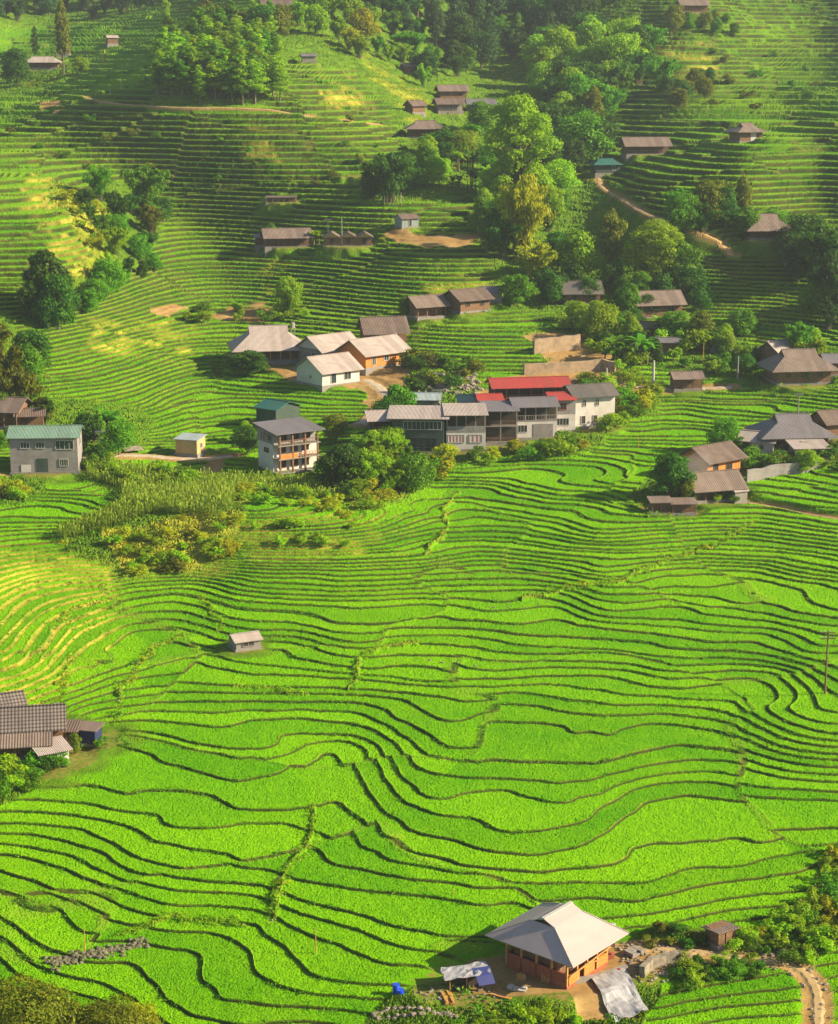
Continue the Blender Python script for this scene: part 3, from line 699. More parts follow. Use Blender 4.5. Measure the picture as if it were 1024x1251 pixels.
# ------------------------------------------------------------------ single trees told apart in the photo
TR = [
 ('broadleaf_tree', 172, 1300, 88, 'gold', .62, 'small tree tinted highlight gold at the right side of the bottom left corner trees'),  # kind, px, py, height px, hue, width factor, label; this gold puts a sunlit top into the colour
 ('garden_tree', 38, 1340, 168, 'olive', 1.0, 'large olive green tree cut off by the bottom left corner'),
 ('garden_tree', 132, 1332, 132, 'olive', .85, 'smaller rounded tree right beside the big one in the bottom left corner'),
 ('great_tree', 632, 252, 134, 'lime', 1.15, 'tall bright lime tree standing alone in the sun above the ravine wood'),
 ('bamboo_clump', 636, 322, 128, 'gold', .62, 'golden sunlit bamboo below the tall lime tree'),
 ('bamboo_clump', 612, 318, 66, 'dark', 1.1, 'dark bamboo clump on the shaded side of the golden sunlit bamboo'),
 ('bamboo_clump', 655, 345, 62, 'gold', 1.2, 'low yellow lit bamboo at the foot of the golden bank'),
 ('bamboo_clump', 122, 246, 52, 'mid', .9, 'leftmost drooping bamboo above the yellow terraced spur'),
 ('bamboo_clump', 176, 262, 78, 'mid', 1.05, 'tallest green bamboo of the clump right of the yellow spur'),
 ('bamboo_clump', 146, 285, 62, 'dark', .9, 'dark middle bamboo in the gully beside the yellow spur'),
 ('bamboo_clump', 186, 290, 48, 'olive', .8, 'olive bamboo at the right edge of the spur gully'),
 ('bamboo_clump', 140, 318, 52, 'lime', .9, 'light green bamboo low in the gully right of the yellow spur'),
 ('broadleaf_tree', 172, 318, 32, 'mid', .9, 'small rounded tree at the lower right end of the spur gully'),
 ('broadleaf_tree', 58, 384, 80, 'dark', 1.0, 'big dark leafy tree at the foot of the yellow spur'),
 ('broadleaf_tree', 72, 402, 66, 'dark', .85, 'dark bush tree leaning at the tip of the spur ravine'),
 ('broadleaf_tree', 40, 392, 50, 'dark', .9, 'low dark tree left of the ravine tip below the spur'),
 ('broadleaf_tree', 131, 360, 46, 'mid', 1.05, 'round sunlit tree standing in the ravine below the yellow spur'),
 ('broadleaf_tree', 352, 380, 46, 'lime', 1.0, 'yellow green tree among the bare earth patches on the hill'),
 ('broadleaf_tree', 305, 456, 30, 'dark', 1.9, 'wide dark bush tree left of the big pale hip roof'),
 ('broadleaf_tree', 484, 520, 56, 'mid', 1.15, 'dense round tree left of the long row of houses'),
 ('broadleaf_tree', 474, 524, 44, 'dark', 1.0, 'dark tree tucked behind the dense round one by the row of houses'),
 ('broadleaf_tree', 420, 606, 66, 'dark', 1.15, 'dark bushy tree right of the white three storey house'),
 ('bamboo_clump', 446, 604, 66, 'lime', 1.3, 'bright lime bamboo mass between the white tall house and the house row'),
 ('bamboo_clump', 480, 600, 50, 'lime', 1.2, 'lower lime bamboo spreading under the glass fronted house'),
 ('broadleaf_tree', 302, 556, 36, 'dark', 1.0, 'dark tree touching the left wall of the white three storey house'),
 ('broadleaf_tree', 300, 540, 30, 'lime', .8, 'pale tree behind the teal gable roof'),
 ('broadleaf_tree', 410, 540, 36, 'olive', 1.2, 'brownish olive tree right of the purple grey flat roof'),
 ('bamboo_clump', 4, 500, 118, 'olive', .75, 'tall olive bamboo at the left edge of the photo'),
 ('bamboo_clump', 22, 512, 82, 'olive', .9, 'second olive bamboo at the left edge beside the dark barn'),
 ('broadleaf_tree', 52, 520, 36, 'olive', 1.1, 'small olive tree right of the dark barn at the left edge'),
 ('banana_plant', 124, 542, 66, 'mid', 1.1, 'tallest banana plant rising behind the concrete pole on the left'),
 ('broadleaf_tree', 106, 545, 42, 'dark', 1.2, 'dark tree behind the green roofed grey house'),
 ('broadleaf_tree', 145, 556, 44, 'mid', 1.0, 'leafy tree just right of the concrete pole on the left'),
 ('broadleaf_tree', 122, 570, 28, 'dark', 1.2, 'low dark bush tree at the right wall of the grey house'),
 ('broadleaf_tree', 820, 612, 58, 'dark', .95, 'dark tree left of the orange gabled timber house'),
 ('broadleaf_tree', 842, 618, 34, 'olive', .9, 'olive tree in front of the orange gabled timber house'),
 ('broadleaf_tree', 884, 552, 40, 'mid', 1.0, 'leafy tree behind the orange gabled timber house'),
 ('broadleaf_tree', 905, 556, 24, 'mid', 1.2, 'small tree left of the white walled farmhouse on the right'),
 ('great_tree', 800, 352, 84, 'lime', 1.35, 'broad bright crowned tree below the winding hill path'),
 ('broadleaf_tree', 828, 356, 62, 'mid', 1.1, 'green tree on the right flank of the broad bright crown'),
 ('tall_tree', 746, 345, 88, 'olive', .75, 'slim olive tree left of the broad bright crown'),
 ('broadleaf_tree', 706, 345, 66, 'lime', 1.0, 'yellow green tree above the dark sheet roof in the ravine'),
 ('broadleaf_tree', 682, 330, 46, 'dark', 1.1, 'dark tree in the ravine behind the yellow green one'),
 ('broadleaf_tree', 770, 392, 46, 'mid', .95, 'open crowned tree before the old brown roof in the trees'),
 ('broadleaf_tree', 735, 420, 50, 'lime', 1.0, 'round bright green tree above the retaining wall'),
 ('broadleaf_tree', 716, 408, 36, 'lime', 1.0, 'small lime tree at the left top of the retaining wall'),
 ('banana_plant', 762, 446, 52, 'mid', 1.2, 'large banana plant right of the retaining wall'),
 ('banana_plant', 784, 446, 44, 'mid', 1.1, 'banana plant nearest the small brown roofed shed in the trees'),
 ('banana_plant', 742, 448, 36, 'mid', 1.1, 'low banana plant directly over the retaining wall'),
 ('broadleaf_tree', 857, 424, 44, 'olive', 1.1, 'olive round tree in the middle of the wooded hamlet'),
 ('broadleaf_tree', 905, 412, 36, 'mid', 1.3, 'flat topped bright tree below the shaded terraces on the right'),
 ('broadleaf_tree', 886, 425, 30, 'lime', 1.1, 'small bright tree left below the flat topped one on the right'),
 ('broadleaf_tree', 826, 420, 40, 'mid', .9, 'green tree right of the small brown shed roof'),
 ('bamboo_clump', 1002, 350, 96, 'dark', 1.1, 'tall dark bamboo at the right edge under the hip roofed house'),
 ('bamboo_clump', 1020, 392, 110, 'blue', 1.0, 'deep shaded bamboo cut by the right edge'),
 ('bamboo_clump', 976, 330, 46, 'dark', 1.0, 'dark bamboo touching the right end of the hip roofed hill house'),
 ('bamboo_clump', 972, 442, 66, 'mid', .75, 'slender bamboo above the large brown roof on the right'),
 ('bamboo_clump', 996, 448, 46, 'lime', 1.0, 'lime bamboo spilling down behind the large brown roof on the right'),
 ('tall_tree', 907, 268, 66, 'olive', .7, 'tall thin olive tree on the right hand terraced spur'),
 ('broadleaf_tree', 912, 285, 40, 'mid', 1.2, 'green tree above the hip roofed hill house'),
 ('broadleaf_tree', 946, 284, 34, 'mid', 1.2, 'bushy tree at the upper right of the hip roofed hill house'),
 ('bamboo_clump', 475, 250, 72, 'dark', 1.1, 'big shaded bamboo right of the long terraced hill'),
 ('broadleaf_tree', 500, 232, 44, 'mid', 1.2, 'sunlit tree on top of the big shaded bamboo'),
 ('broadleaf_tree', 456, 244, 44, 'dark', 1.0, 'dark tree at the left foot of the big shaded bamboo'),
 ('tall_tree', 724, 165, 60, 'olive', .8, 'grey green tall tree at the wood edge above the teal house'),
 ('tall_tree', 722, 196, 58, 'dark', .9, 'dark tall tree left of the teal roofed house'),
 ('broadleaf_tree', 20, 105, 46, 'dark', 1.0, 'round dark tree left of the pale roof at top left'),
 ('tall_tree', 78, 92, 86, 'olive', .55, 'very tall feathery tree behind the pale roof at top left'),
 ('columnar_tree', 44, 78, 44, 'dark', .8, 'pointed conifer left of the tall feathery tree at top left'),
 ('broadleaf_tree', 98, 90, 20, 'lime', 1.4, 'small sunlit bush tree right of the pale roof at top left'),
 ('tall_tree', 203, 30, 30, 'lime', .7, 'pale green tree alone on the ridge left of the grove'),
 ('broadleaf_tree', 332, 298, 26, 'mid', .9, 'round tree behind the left end of the dark veranda house'),
 ('banana_plant', 388, 296, 26, 'lime', .9, 'banana plant between the veranda house and the low three gabled house'),
 ('broadleaf_tree', 494, 388, 26, 'mid', .9, 'green bush tree left of the upper brown gabled house'),
 ('broadleaf_tree', 632, 375, 40, 'mid', 1.1, 'leafy tree right of the twin brown gables'),
 ('broadleaf_tree', 672, 372, 40, 'dark', 1.2, 'dark tree left of the dark sheet roof in the ravine'),
 ('banana_plant', 622, 366, 44, 'mid', .9, 'tall banana plant with pale stems above the twin brown gables'),
 ('broadleaf_tree', 92, 922, 30, 'olive', .8, 'small tree beside the blue walled shed on the left'),
 ('broadleaf_tree', 985, 580, 30, 'lime', 1.2, 'pale bushy tree by the grey block wall on the right'),
 ('broadleaf_tree', 950, 580, 26, 'olive', 1.2, 'olive bushy tree at the middle of the grey block wall'),
]
for k, x, y, h, hu, wf, lb in TR: plant(k, x, y, h, hu, lb, None, wf)

# ------------------------------------------------------------------ woods and groves, tree by tree
wood(['columnar_tree'], "196,98 232,100 338,112 342,122 300,126 194,122", 34, 9, (38, 52), ['mid', 'lime', 'mid'], 'pointed grove tree in the dense plantation on the hill crown', 'plantation trees on the hill crown', 5, 1.9, .5)
wood(['columnar_tree'], "200,70 225,48 330,44 342,100 200,92", 40, 10, (34, 46), ['mid', 'lime', 'lime'], 'pointed grove tree in the dense plantation on the hill crown', 'plantation trees on the hill crown', 6, 1.9, .5)
wood(['broadleaf_tree', 'tall_tree'], "240,42 345,36 340,60 240,52", 10, 14, (26, 44), ['mid', 'dark', 'olive'], 'leafy tree on the crest behind the plantation', 'trees behind the plantation', 7)
wood(['broadleaf_tree', 'bamboo_clump', 'tall_tree'], "440,-5 640,-5 760,0 690,60 640,90 520,100 490,60 450,30", 62, 17, (28, 50), ['blue', 'dark', 'blue', 'mid', 'mid'], 'hazy dark tree in the shaded wood at the top centre', 'shaded wood at the top centre', 8)
wood(['bamboo_clump', 'broadleaf_tree'], "655,90 700,50 790,65 812,110 800,150 740,150 690,160 650,130", 32, 17, (38, 58), ['mid', 'lime', 'mid', 'lime', 'dark'], 'green bamboo or leafy tree massed on the slope right of the shaded wood', 'bamboo mass above the ravine', 9)
wood(['bamboo_clump', 'broadleaf_tree'], "640,150 745,150 735,205 690,225 655,220", 18, 16, (40, 62), ['dark', 'dark', 'mid'], 'dark tree on the steep ravine side behind the lime tree', 'ravine side trees', 10)
wood(['broadleaf_tree', 'bamboo_clump'], "350,40 390,20 440,0 500,60 520,110 470,85 400,55", 22, 15, (26, 42), ['lime', 'lime', 'mid', 'gold'], 'sunlit tree along the bright ridge at the top', 'trees along the bright ridge', 11)
wood(['broadleaf_tree', 'banana_plant'], "515,170 600,165 600,235 520,235", 20, 16, (26, 42), ['mid', 'lime', 'dark', 'mid'], 'leafy tree around the hamlet left of the tall lime tree', 'trees around the upper hamlet', 12)
wood(['bamboo_clump', 'broadleaf_tree'], "818,262 895,258 900,282 830,290", 9, 14, (38, 54), ['dark', 'mid', 'olive'], 'bamboo in the row below the right hand spur', 'bamboo row below the spur', 13)
wood(['broadleaf_tree'], "640,345 700,350 860,362 868,385 800,392 690,372", 14, 20, (26, 42), ['dark', 'mid', 'dark'], 'leafy tree in the ravine wood above the wooded hamlet', 'ravine wood', 14)
wood(['broadleaf_tree', 'bamboo_clump'], "950,315 1060,290 1060,400 990,410 960,360", 14, 20, (36, 60), ['dark', 'blue', 'mid'], 'dark tree in the wood at the right edge', 'wood at the right edge', 15)
wood(['broadleaf_tree', 'bamboo_clump'], "-30,2 190,-4 190,14 120,28 60,24 -30,30", 26, 14, (22, 36), ['blue', 'blue', 'dark'], 'bluish tree of the hazy wood at the top left', 'hazy wood at the top left', 16)
wood(['broadleaf_tree'], "-30,520 10,505 30,548 -30,560", 5, 14, (22, 32), ['mid', 'dark'], 'dark tree round the barn at the left edge', 'trees round the left barn', 17)
wood(['broadleaf_tree', 'shrub'], "800,420 1000,420 1010,466 940,470 830,462", 20, 17, (14, 28), ['lime', 'lime', 'dark', 'mid'], 'leafy garden tree above the road on the right', 'garden trees above the road', 18)
wood(['broadleaf_tree'], "900,45 820,48 815,22 905,26", 9, 12, (14, 24), ['mid', 'olive'], 'small tree round the roof at the top right', 'trees round the top right roof', 19)
wood(['broadleaf_tree', 'bamboo_clump'], "100,255 205,250 190,318 130,310", 8, 16, (28, 42), ['dark', 'mid'], 'tree filling the gully beside the yellow spur', 'trees in the spur gully', 20)
wood(['broadleaf_tree'], "810,110 870,90 860,130 815,150", 8, 13, (18, 28), ['olive', 'dark'], 'small tree on the worn slope right of the bamboo mass', 'trees on the worn slope', 22)
wood(['broadleaf_tree', 'bamboo_clump'], "40,398 100,372 150,340 175,318 190,330 150,352 100,386 50,412", 13, 13, (22, 34), ['dark', 'mid', 'dark'], 'dark tree along the shaded ravine under the yellow spur', 'trees along the shaded ravine', 60)
wood(['bamboo_clump', 'broadleaf_tree'], "405,590 440,560 500,555 520,600 470,620 420,620", 12, 16, (34, 52), ['lime', 'mid', 'lime'], 'bright clump in the leafy mass below the glass fronted house', 'leafy mass below the row of houses', 61)
wood(['bamboo_clump', 'broadleaf_tree'], "590,235 680,225 690,300 600,340 580,290", 16, 17, (30, 50), ['mid', 'lime', 'dark', 'mid'], 'tree on the slope round the golden bamboo', 'trees round the golden bamboo', 62)
wood(['broadleaf_tree', 'banana_plant', 'bamboo_clump'], "690,380 780,395 870,400 880,440 760,450 720,420", 20, 17, (24, 42), ['mid', 'lime', 'dark'], 'leafy tree among the houses of the wooded hamlet', 'trees of the wooded hamlet', 63)
wood(['broadleaf_tree', 'bamboo_clump'], "-30,430 30,430 60,500 90,520 40,545 -30,500", 10, 17, (34, 56), ['olive', 'mid', 'dark'], 'tree in the grove behind the left edge barn', 'grove behind the left edge barn', 64)
# shrubs
wood(['shrub'], "290,612 420,605 490,612 460,650 430,678 300,690 270,700 240,690 285,660", 34, 13, (8, 17), ['gold', 'lime', 'lime'], 'yellow bush on the stepped mound right of the maize', 'bushes on the stepped mound', 29, 1.4)
wood(['shrub'], "135,672 262,668 300,690 220,708 160,712", 26, 11, (9, 17), ['gold', 'olive', 'lime'], 'straw coloured bush at the foot of the maize mound', 'bushes at the foot of the maize', 28, 1.3)
wood(['shrub'], "380,585 440,570 500,560 600,558 720,540 745,520 800,480 796,505 750,530 725,552 600,566 520,590 440,625", 46, 13, (12, 24), ['lime', 'lime', 'mid', 'gold'], 'sunlit yellow green shrub on the bank under the row of houses', 'shrubs under the row of houses', 30, 1.2)
wood(['shrub'], "700,465 745,470 800,462 806,495 770,505 745,515", 14, 12, (14, 22), ['mid', 'lime', 'olive'], 'round shrub on the bank right of the white end house', 'shrubs right of the white end house', 31, 1.2)
wood(['shrub'], "1060,1030 1010,1050 998,1100 920,1146 880,1160 930,1172 985,1180 1060,1140", 46, 19, (12, 27), ['lime', 'mid', 'gold', 'lime'], 'leafy shrub on the bank at the lower right', 'shrubs on the lower right bank', 32, 1.2)
wood(['shrub'], "838,1182 930,1180 925,1196 850,1204 836,1215", 22, 15, (12, 20), ['lime', 'dark', 'mid'], 'leafy shrub along the wall under the footpath', 'shrubs under the footpath', 33, 1.2)
wood(['shrub'], "770,1148 855,1138 860,1158 790,1165", 7, 14, (12, 18), ['olive', 'dark'], 'dark tangled shrub between the timber house and the little shed', 'shrubs left of the little shed', 34, 1.3)
wood(['shrub'], "540,1262 640,1248 700,1250 710,1275 560,1285", 20, 18, (15, 24), ['lime', 'lime', 'mid'], 'yellow green shrub on the bank below the timber house', 'shrubs below the timber house', 35, 1.3)
wood(['shrub'], "-20,948 60,940 125,915 70,952 -20,990", 16, 15, (15, 26), ['dark', 'mid', 'lime'], 'garden shrub below the farmstead on the left', 'garden shrubs below the farmstead', 36, 1.1)
wood(['shrub'], "800,600 840,596 910,606 905,618 800,630", 7, 13, (12, 20), ['lime', 'mid'], 'shrub around the brown roof farm on the right', 'shrubs round the brown roof farm', 37)
wood(['shrub'], "900,575 1000,556 1040,560 1040,585 920,590", 12, 16, (14, 24), ['lime', 'olive', 'mid'], 'shrub in front of the grey block wall', 'shrubs by the grey block wall', 38, 1.2)
wood(['shrub'], "-20,600 40,596 50,612 10,622 -20,618", 8, 12, (12, 22), ['gold', 'lime'], 'yellow shrub on the mound at the left edge', 'shrubs on the left mound', 39)
wood(['shrub'], "20,205 130,250 150,300 130,330 110,300 60,225", 16, 12, (8, 15), ['gold', 'lime'], 'yellow green bush on the brow of the yellow spur', 'bushes on the spur brow', 40)
wood(['shrub'], "250,375 400,380 400,395 220,398", 12, 14, (8, 15), ['mid', 'lime'], 'bush on the rough strip by the bare earth', 'bushes by the bare earth', 41, 1.2)
wood(['shrub'], "0,140 480,150 440,260 0,200", 22, 30, (5, 10), ['mid', 'olive'], 'tiny bush on a terrace edge of the upper hill', 'bushes on the upper terraces', 42, 1.3)
wood(['shrub'], "780,60 1024,60 1024,130 850,140", 16, 26, (6, 12), ['olive', 'mid'], 'bush on the hazy terraces at the upper right', 'bushes on the upper right terraces', 43, 1.3)
wood(['shrub'], "760,460 690,395 720,395 790,455", 12, 12, (14, 22), ['lime', 'mid'], 'lime shrub along the edge above the retaining wall', 'shrubs edging the retaining wall', 44, 1.2)
wood(['shrub'], "100,562 200,575 240,600 130,600", 12, 14, (14, 22), ['lime', 'mid'], 'bright shrub at the top of the maize slope', 'shrubs above the maize', 45, 1.2)
wood(['shrub'], "500,445 590,450 585,480 500,480", 12, 13, (12, 20), ['dark', 'mid', 'olive'], 'shrub on the stony bank behind the row of houses', 'shrubs on the stony bank', 46, 1.2)
for k in list(PROTO):
    for i, (r, h) in enumerate(PROTO[k]):
        if (k, i) not in USED:
            for ch in list(r.children): bpy.data.objects.remove(ch)
            bpy.data.objects.remove(r)

# ------------------------------------------------------------------ ground cover nobody could count
def cover(name, spots, hue_mat, nq, rad, leaf, label, seed, hz=.6, asp=.6):
    rs = np.random.default_rng(seed); S = np.array(spots, float); n = len(S)
    k = np.repeat(np.arange(n), nq); sc = np.repeat(.6+.8*rs.random(n), nq)
    d = rs.normal(size=(n*nq, 3)); d /= np.linalg.norm(d, axis=1)[:, None]; d[:, 2] = np.abs(d[:, 2])
    P = S[k]+d*np.array([rad, rad, rad*hz])*sc[:, None]
    Nn = d+rs.normal(size=d.shape)*.6; Nn /= np.linalg.norm(Nn, axis=1)[:, None]
    V_, F_ = quads(P, Nn, leaf*(.7+.6*rs.random(len(P)))*sc, asp, rs)
    o = leaf_obj(name, V_, F_, (np.repeat(rs.random(n), nq), (rs.random(len(P)) < .3)*rs.random(len(P))), hue_mat)
    tag(o, label, None, None, 'stuff'); return o
rs_ = np.random.default_rng(12)
Vg = V.reshape(nr, nc, 3)
area = (np.gradient(X, axis=1)*-np.gradient(Yg, axis=0))
def pick(weight, n):
    w_ = (weight*np.clip(area, 0, 3)).ravel(); w_ = w_/w_.sum(); return V[rs_.choice(len(w_), n, p=w_)]
inview = ((PX > -60) & (PX < 1090)).astype(float)
wl = wm*(1-sm)*inview*(vnoise(X/6, Yg/6, 90) > -.35)
cover('undergrowth', pick(wl*(1-dry), 5200), LM['mid'], 26, .75, .17, 'low green undergrowth on the rough banks and under the trees', 1)
cover('dry_weeds', pick(wl*dry+.15*wl*(PY > 1000)+.12*wl*(vnoise(X/14, Yg/14, 92) > .3), 2600), LM['gold'], 22, .6, .14, 'yellow sunlit weeds on the rough banks', 2)
cover('edge_weeds', pick(ris*inview*(1-wm)*(1-sm)*(.15+far)*(vnoise(X/11, Yg/7, 93) > .15), 4200), LM['mid'], 12, .38, .13, 'weeds growing on the terrace risers of the hill', 3)
pp = []
for s in ["335,1122 338,1095 346,1070 362,1052 374,1038 384,1010 380,985", "922,642 872,665 822,680 772,700 727,712 690,716 660,716", "230,775 185,792 170,815 150,845 140,882",
          "245,730 258,745 272,770", "300,842 335,843 372,845", "430,842 438,815 444,800 480,785 512,783", "60,880 80,835 88,800", "75,760 90,745", "150,1140 210,1120 300,1130"]:
    q = P_(s)
    for (a0, b0), (a1, b1_) in zip(q[:-1], q[1:]):
        n = max(2, int(math.hypot(a1-a0, b1_-b0)/2.6))
        for k in range(n):
            for _ in range(2):
                g = gp(a0+(a1-a0)*k/n, b0+(b1_-b0)*k/n); g.x += rs_.normal()*.35; g.y += rs_.normal()*.5; g.z = gz(g.x, g.y, g.z); pp.append(tuple(g))
cover('path_weeds', pp, LM['lime'], 24, .28, .08, 'yellow green weeds along the field paths and ditches', 4)

cover('bank_grass', pick(ris*inview*(1-wm)*(1-sm)*(1-far)*(.25+(vnoise(X/9, Yg/5, 95) > .1)), 15000), LM['mid'], 9, .24, .085, 'short grass on the banks between the lower rice fields', 5)
# maize -----------------------------------------------------------------
def maize():
    rs = random.Random(8); base = []
    for s in range(4):
        v, f, r = blades(rs, 8, .5, 1.25, .16, 2.2, 3)
        v = [(x, y, z+.12*(i//8)) for i, (x, y, z) in enumerate(v)]
        t = len(v); v += [(-.03, 0, 0), (.03, 0, 0), (.05, 0, 2.1), (-.05, 0, 2.1)]; f = f+[(t, t+1, t+2, t+3)]
        v += [(-.13, 0, 1.9), (.13, 0, 1.9), (.16, .1, 2.45), (-.16, .1, 2.45)]; f.append((t+4, t+5, t+6, t+7))
        base.append((np.array(v), np.array(f)))
    VV = []; FF = []; o = 0; LC = []
    poly = [P_("102,566 170,578 250,588 330,588 405,600 430,622 290,618 285,655 262,664 190,655 78,668 66,662 148,636 152,604 108,588")]
    pts = scatter(poly[0], 3000, 2.7, 77, .6)
    for x, y in pts:
        p = gp(x+rs.uniform(-.6, .6), y); v, f = rs.choice(base); s = rs.uniform(.5, .85); a_ = rs.uniform(0, 6.28); ca, sa = math.cos(a_), math.sin(a_)
        w_ = np.stack([(v[:, 0]*ca-v[:, 1]*sa)*s+p.x, (v[:, 0]*sa+v[:, 1]*ca)*s+p.y, v[:, 2]*s+p.z], 1)
        VV.append(w_); FF.append(f+o); o += len(v); LC.append(np.full(len(v), rs.random()))
    ob = link_mesh('maize_field', np.concatenate(VV), np.concatenate(FF), LM['maize']); a_ = np.ones((o, 4), np.float32)
    a_[:, 0] = np.concatenate(LC); a_[:, 1] = np.random.default_rng(1).random(o); at = ob.data.attributes.new('leaf', 'FLOAT_COLOR', 'POINT'); at.data.foreach_set('color', a_.ravel())
    tag(ob, 'field of tall maize with pale tassels on the mound below the white house', None, None, 'stuff')
maize()
# ------------------------------------------------------------------ building materials
def flat_mat(name, a, b, rough=.8, sc=1.2, bump=.2, stain=None, spec=.3, st=.5):
    t = NT(name); co_ = t.n('ShaderNodeTexCoord').outputs['Object']
    f = t.ramp(t.noise(sc, 4, .6, co_), .3, .7); c_ = t.mix(f, a, b)
    if stain: c_ = t.mix(t.math('MULTIPLY', t.ramp(t.noise(sc*.35, 5, .7, co_, 1.0), .45, .75), st), c_, stain)
    t.set(Base_Color=c_, Roughness=rough); t.b.inputs['Specular IOR Level'].default_value = spec
    t.bump(t.noise(sc*6, 3, .6, co_), bump, .03); return t.m
def sheet_mat(name, a, b, stain, st=.6, period=.22, axis=0, rough=.55, tiles=False, ribs=1.0):
    t = NT(name); co_ = t.n('ShaderNodeTexCoord').outputs['Object']; sx = t.n('ShaderNodeSeparateXYZ'); t.t.links.new(co_, sx.inputs[0])
    w_ = t.math('SINE', t.math('MULTIPLY', sx.outputs[axis], 6.283/period))
    f = t.ramp(t.noise(.9, 5, .65, co_), .3, .7); c_ = t.mix(f, a, b)
    pn = t.n('ShaderNodeTexWhiteNoise', noise_dimensions='1D'); t.t.links.new(t.math('FLOOR', t.math('DIVIDE', sx.outputs[axis], 1.05)), pn.inputs['W'])
    c_ = t.mix(t.math('MULTIPLY', pn.outputs['Value'], .5), c_, stain)
    c_ = t.mix(t.math('MULTIPLY', t.ramp(t.noise(.5, 6, .7, co_, .8), .48, .75), st), c_, stain)
    if tiles:
        w2 = t.math('SINE', t.math('MULTIPLY', sx.outputs[1-axis], 6.283/.42)); w_ = t.math('ADD', w_, w2)
        c_ = t.mix(t.ramp(w2, -.2, -1.0), c_, tuple(x*.35 for x in a))
    c_ = t.mix(t.math('MULTIPLY', t.ramp(w_, -.1, -1.0), .35*ribs), c_, tuple(x*.5 for x in a))
    t.set(Base_Color=c_, Roughness=rough); t.b.inputs['Specular IOR Level'].default_value = .35
    t.bump(w_, .5*ribs, .05); return t.m
M = {
 'pale': sheet_mat('roof_pale_sheet', (.43, .365, .35), (.35, .30, .285), (.21, .165, .145), .5),
 'brown': sheet_mat('roof_brown_sheet', (0.184, 0.132, 0.112), (0.120, 0.088, 0.072), (0.064, 0.048, 0.040), .6, .3),
 'rust': sheet_mat('roof_warm_sheet', (0.238, 0.178, 0.152), (0.165, 0.125, 0.106), (0.086, 0.063, 0.053), .5, .3),
 'grey': sheet_mat('roof_grey_sheet', (0.176, 0.160, 0.184), (0.136, 0.128, 0.148), (0.104, 0.096, 0.096), .4),
 'dark': sheet_mat('roof_dark_sheet', (.11, .10, .10), (.075, .07, .07), (.18, .15, .12), .4),
 'red': sheet_mat('roof_red_sheet', (.40, .045, .04), (.32, .04, .035), (.20, .05, .04), .5),
 'teal': sheet_mat('roof_teal_sheet', (.02, .13, .11), (.015, .09, .08), (.05, .12, .09), .3),
 'green': sheet_mat('roof_green_sheet', (0.180, 0.300, 0.232), (0.143, 0.240, 0.195), (0.105, 0.150, 0.120), .3),
 'tile': sheet_mat('roof_grey_tiles', (.15, .125, .12), (.09, .08, .08), (.22, .18, .16), .5, .38, 0, .85, True),
 'bluegrey': sheet_mat('roof_bluish_sheet', (.34, .42, .46), (.27, .33, .37), (.2, .22, .22), .4),
 'white': flat_mat('wall_whitewash', (.56, .52, .51), (.48, .45, .43), .85, .8, .15, (0.302, 0.266, 0.230), .2, .5),
 'conc': flat_mat('wall_concrete', (0.256, 0.236, 0.224), (0.192, 0.176, 0.168), .9, 1.0, .25, (0.144, 0.128, 0.112), .2, .5),
 'block': flat_mat('wall_grey_block', (0.270, 0.247, 0.247), (0.203, 0.188, 0.195), .9, 1.5, .4, (0.120, 0.105, 0.098)),
 'wood': flat_mat('wall_brown_boards', (.22, .12, .065), (.12, .07, .04), .85, 2.0, .4, (.07, .05, .03)),
 'orange': flat_mat('wall_orange_boards', (0.578, 0.212, 0.043), (0.425, 0.153, 0.034), .75, 1.6, .3, (0.255, 0.093, 0.025), .3, .4),
 'post': flat_mat('post_raw_timber', (.52, .27, .08), (.36, .18, .06), .75, 3, .3),
 'cream': flat_mat('wall_cream_plaster', (0.504, 0.350, 0.168), (0.434, 0.294, 0.133), .8, 1, .15, (0.280, 0.196, 0.105)),
 'brick': flat_mat('wall_red_brick', (.33, .095, .055), (.23, .065, .04), .9, 3, .5, (.42, .20, .12), .2, .4),
 'dgreen': flat_mat('wall_dark_green', (.025, .05, .042), (.04, .065, .055), .7, 1, .2, (.08, .09, .07)),
 'void': flat_mat('dim_interior', (.035, .028, .024), (.06, .045, .035), .9, 1, .1),
 'frame': flat_mat('window_frame_white', (0.418, 0.403, 0.389), (0.360, 0.346, 0.331), .6, 2, .1),
 'blue': flat_mat('wall_blue_sheet', (.02, .025, .08), (.02, .03, .11), .6, 2, .3),
 'stone': flat_mat('rubble_stone', (0.315, 0.277, 0.225), (0.150, 0.128, 0.098), .9, 2.5, .8, (0.075, 0.060, 0.045), .2, .6),
 'curtain': flat_mat('curtain_pink', (.55, .30, .28), (.65, .50, .48), .8, 3, .2),
 'plastic': flat_mat('white_plastic_sheet', (0.375, 0.375, 0.398), (0.255, 0.255, 0.285), .45, 1.4, .9, (0.135, 0.135, 0.158), .4, .7),
}
gl = NT('window_glass'); gl.set(Base_Color=(.03, .04, .045), Roughness=.12); M['glass'] = gl.m
bt = NT('blue_tarp'); bt.set(Base_Color=(.04, .05, .20), Roughness=.5); M['tarp'] = bt.m
pb = NT('blue_plastic'); pb.set(Base_Color=(.01, .06, .55), Roughness=.35); M['bplastic'] = pb.m

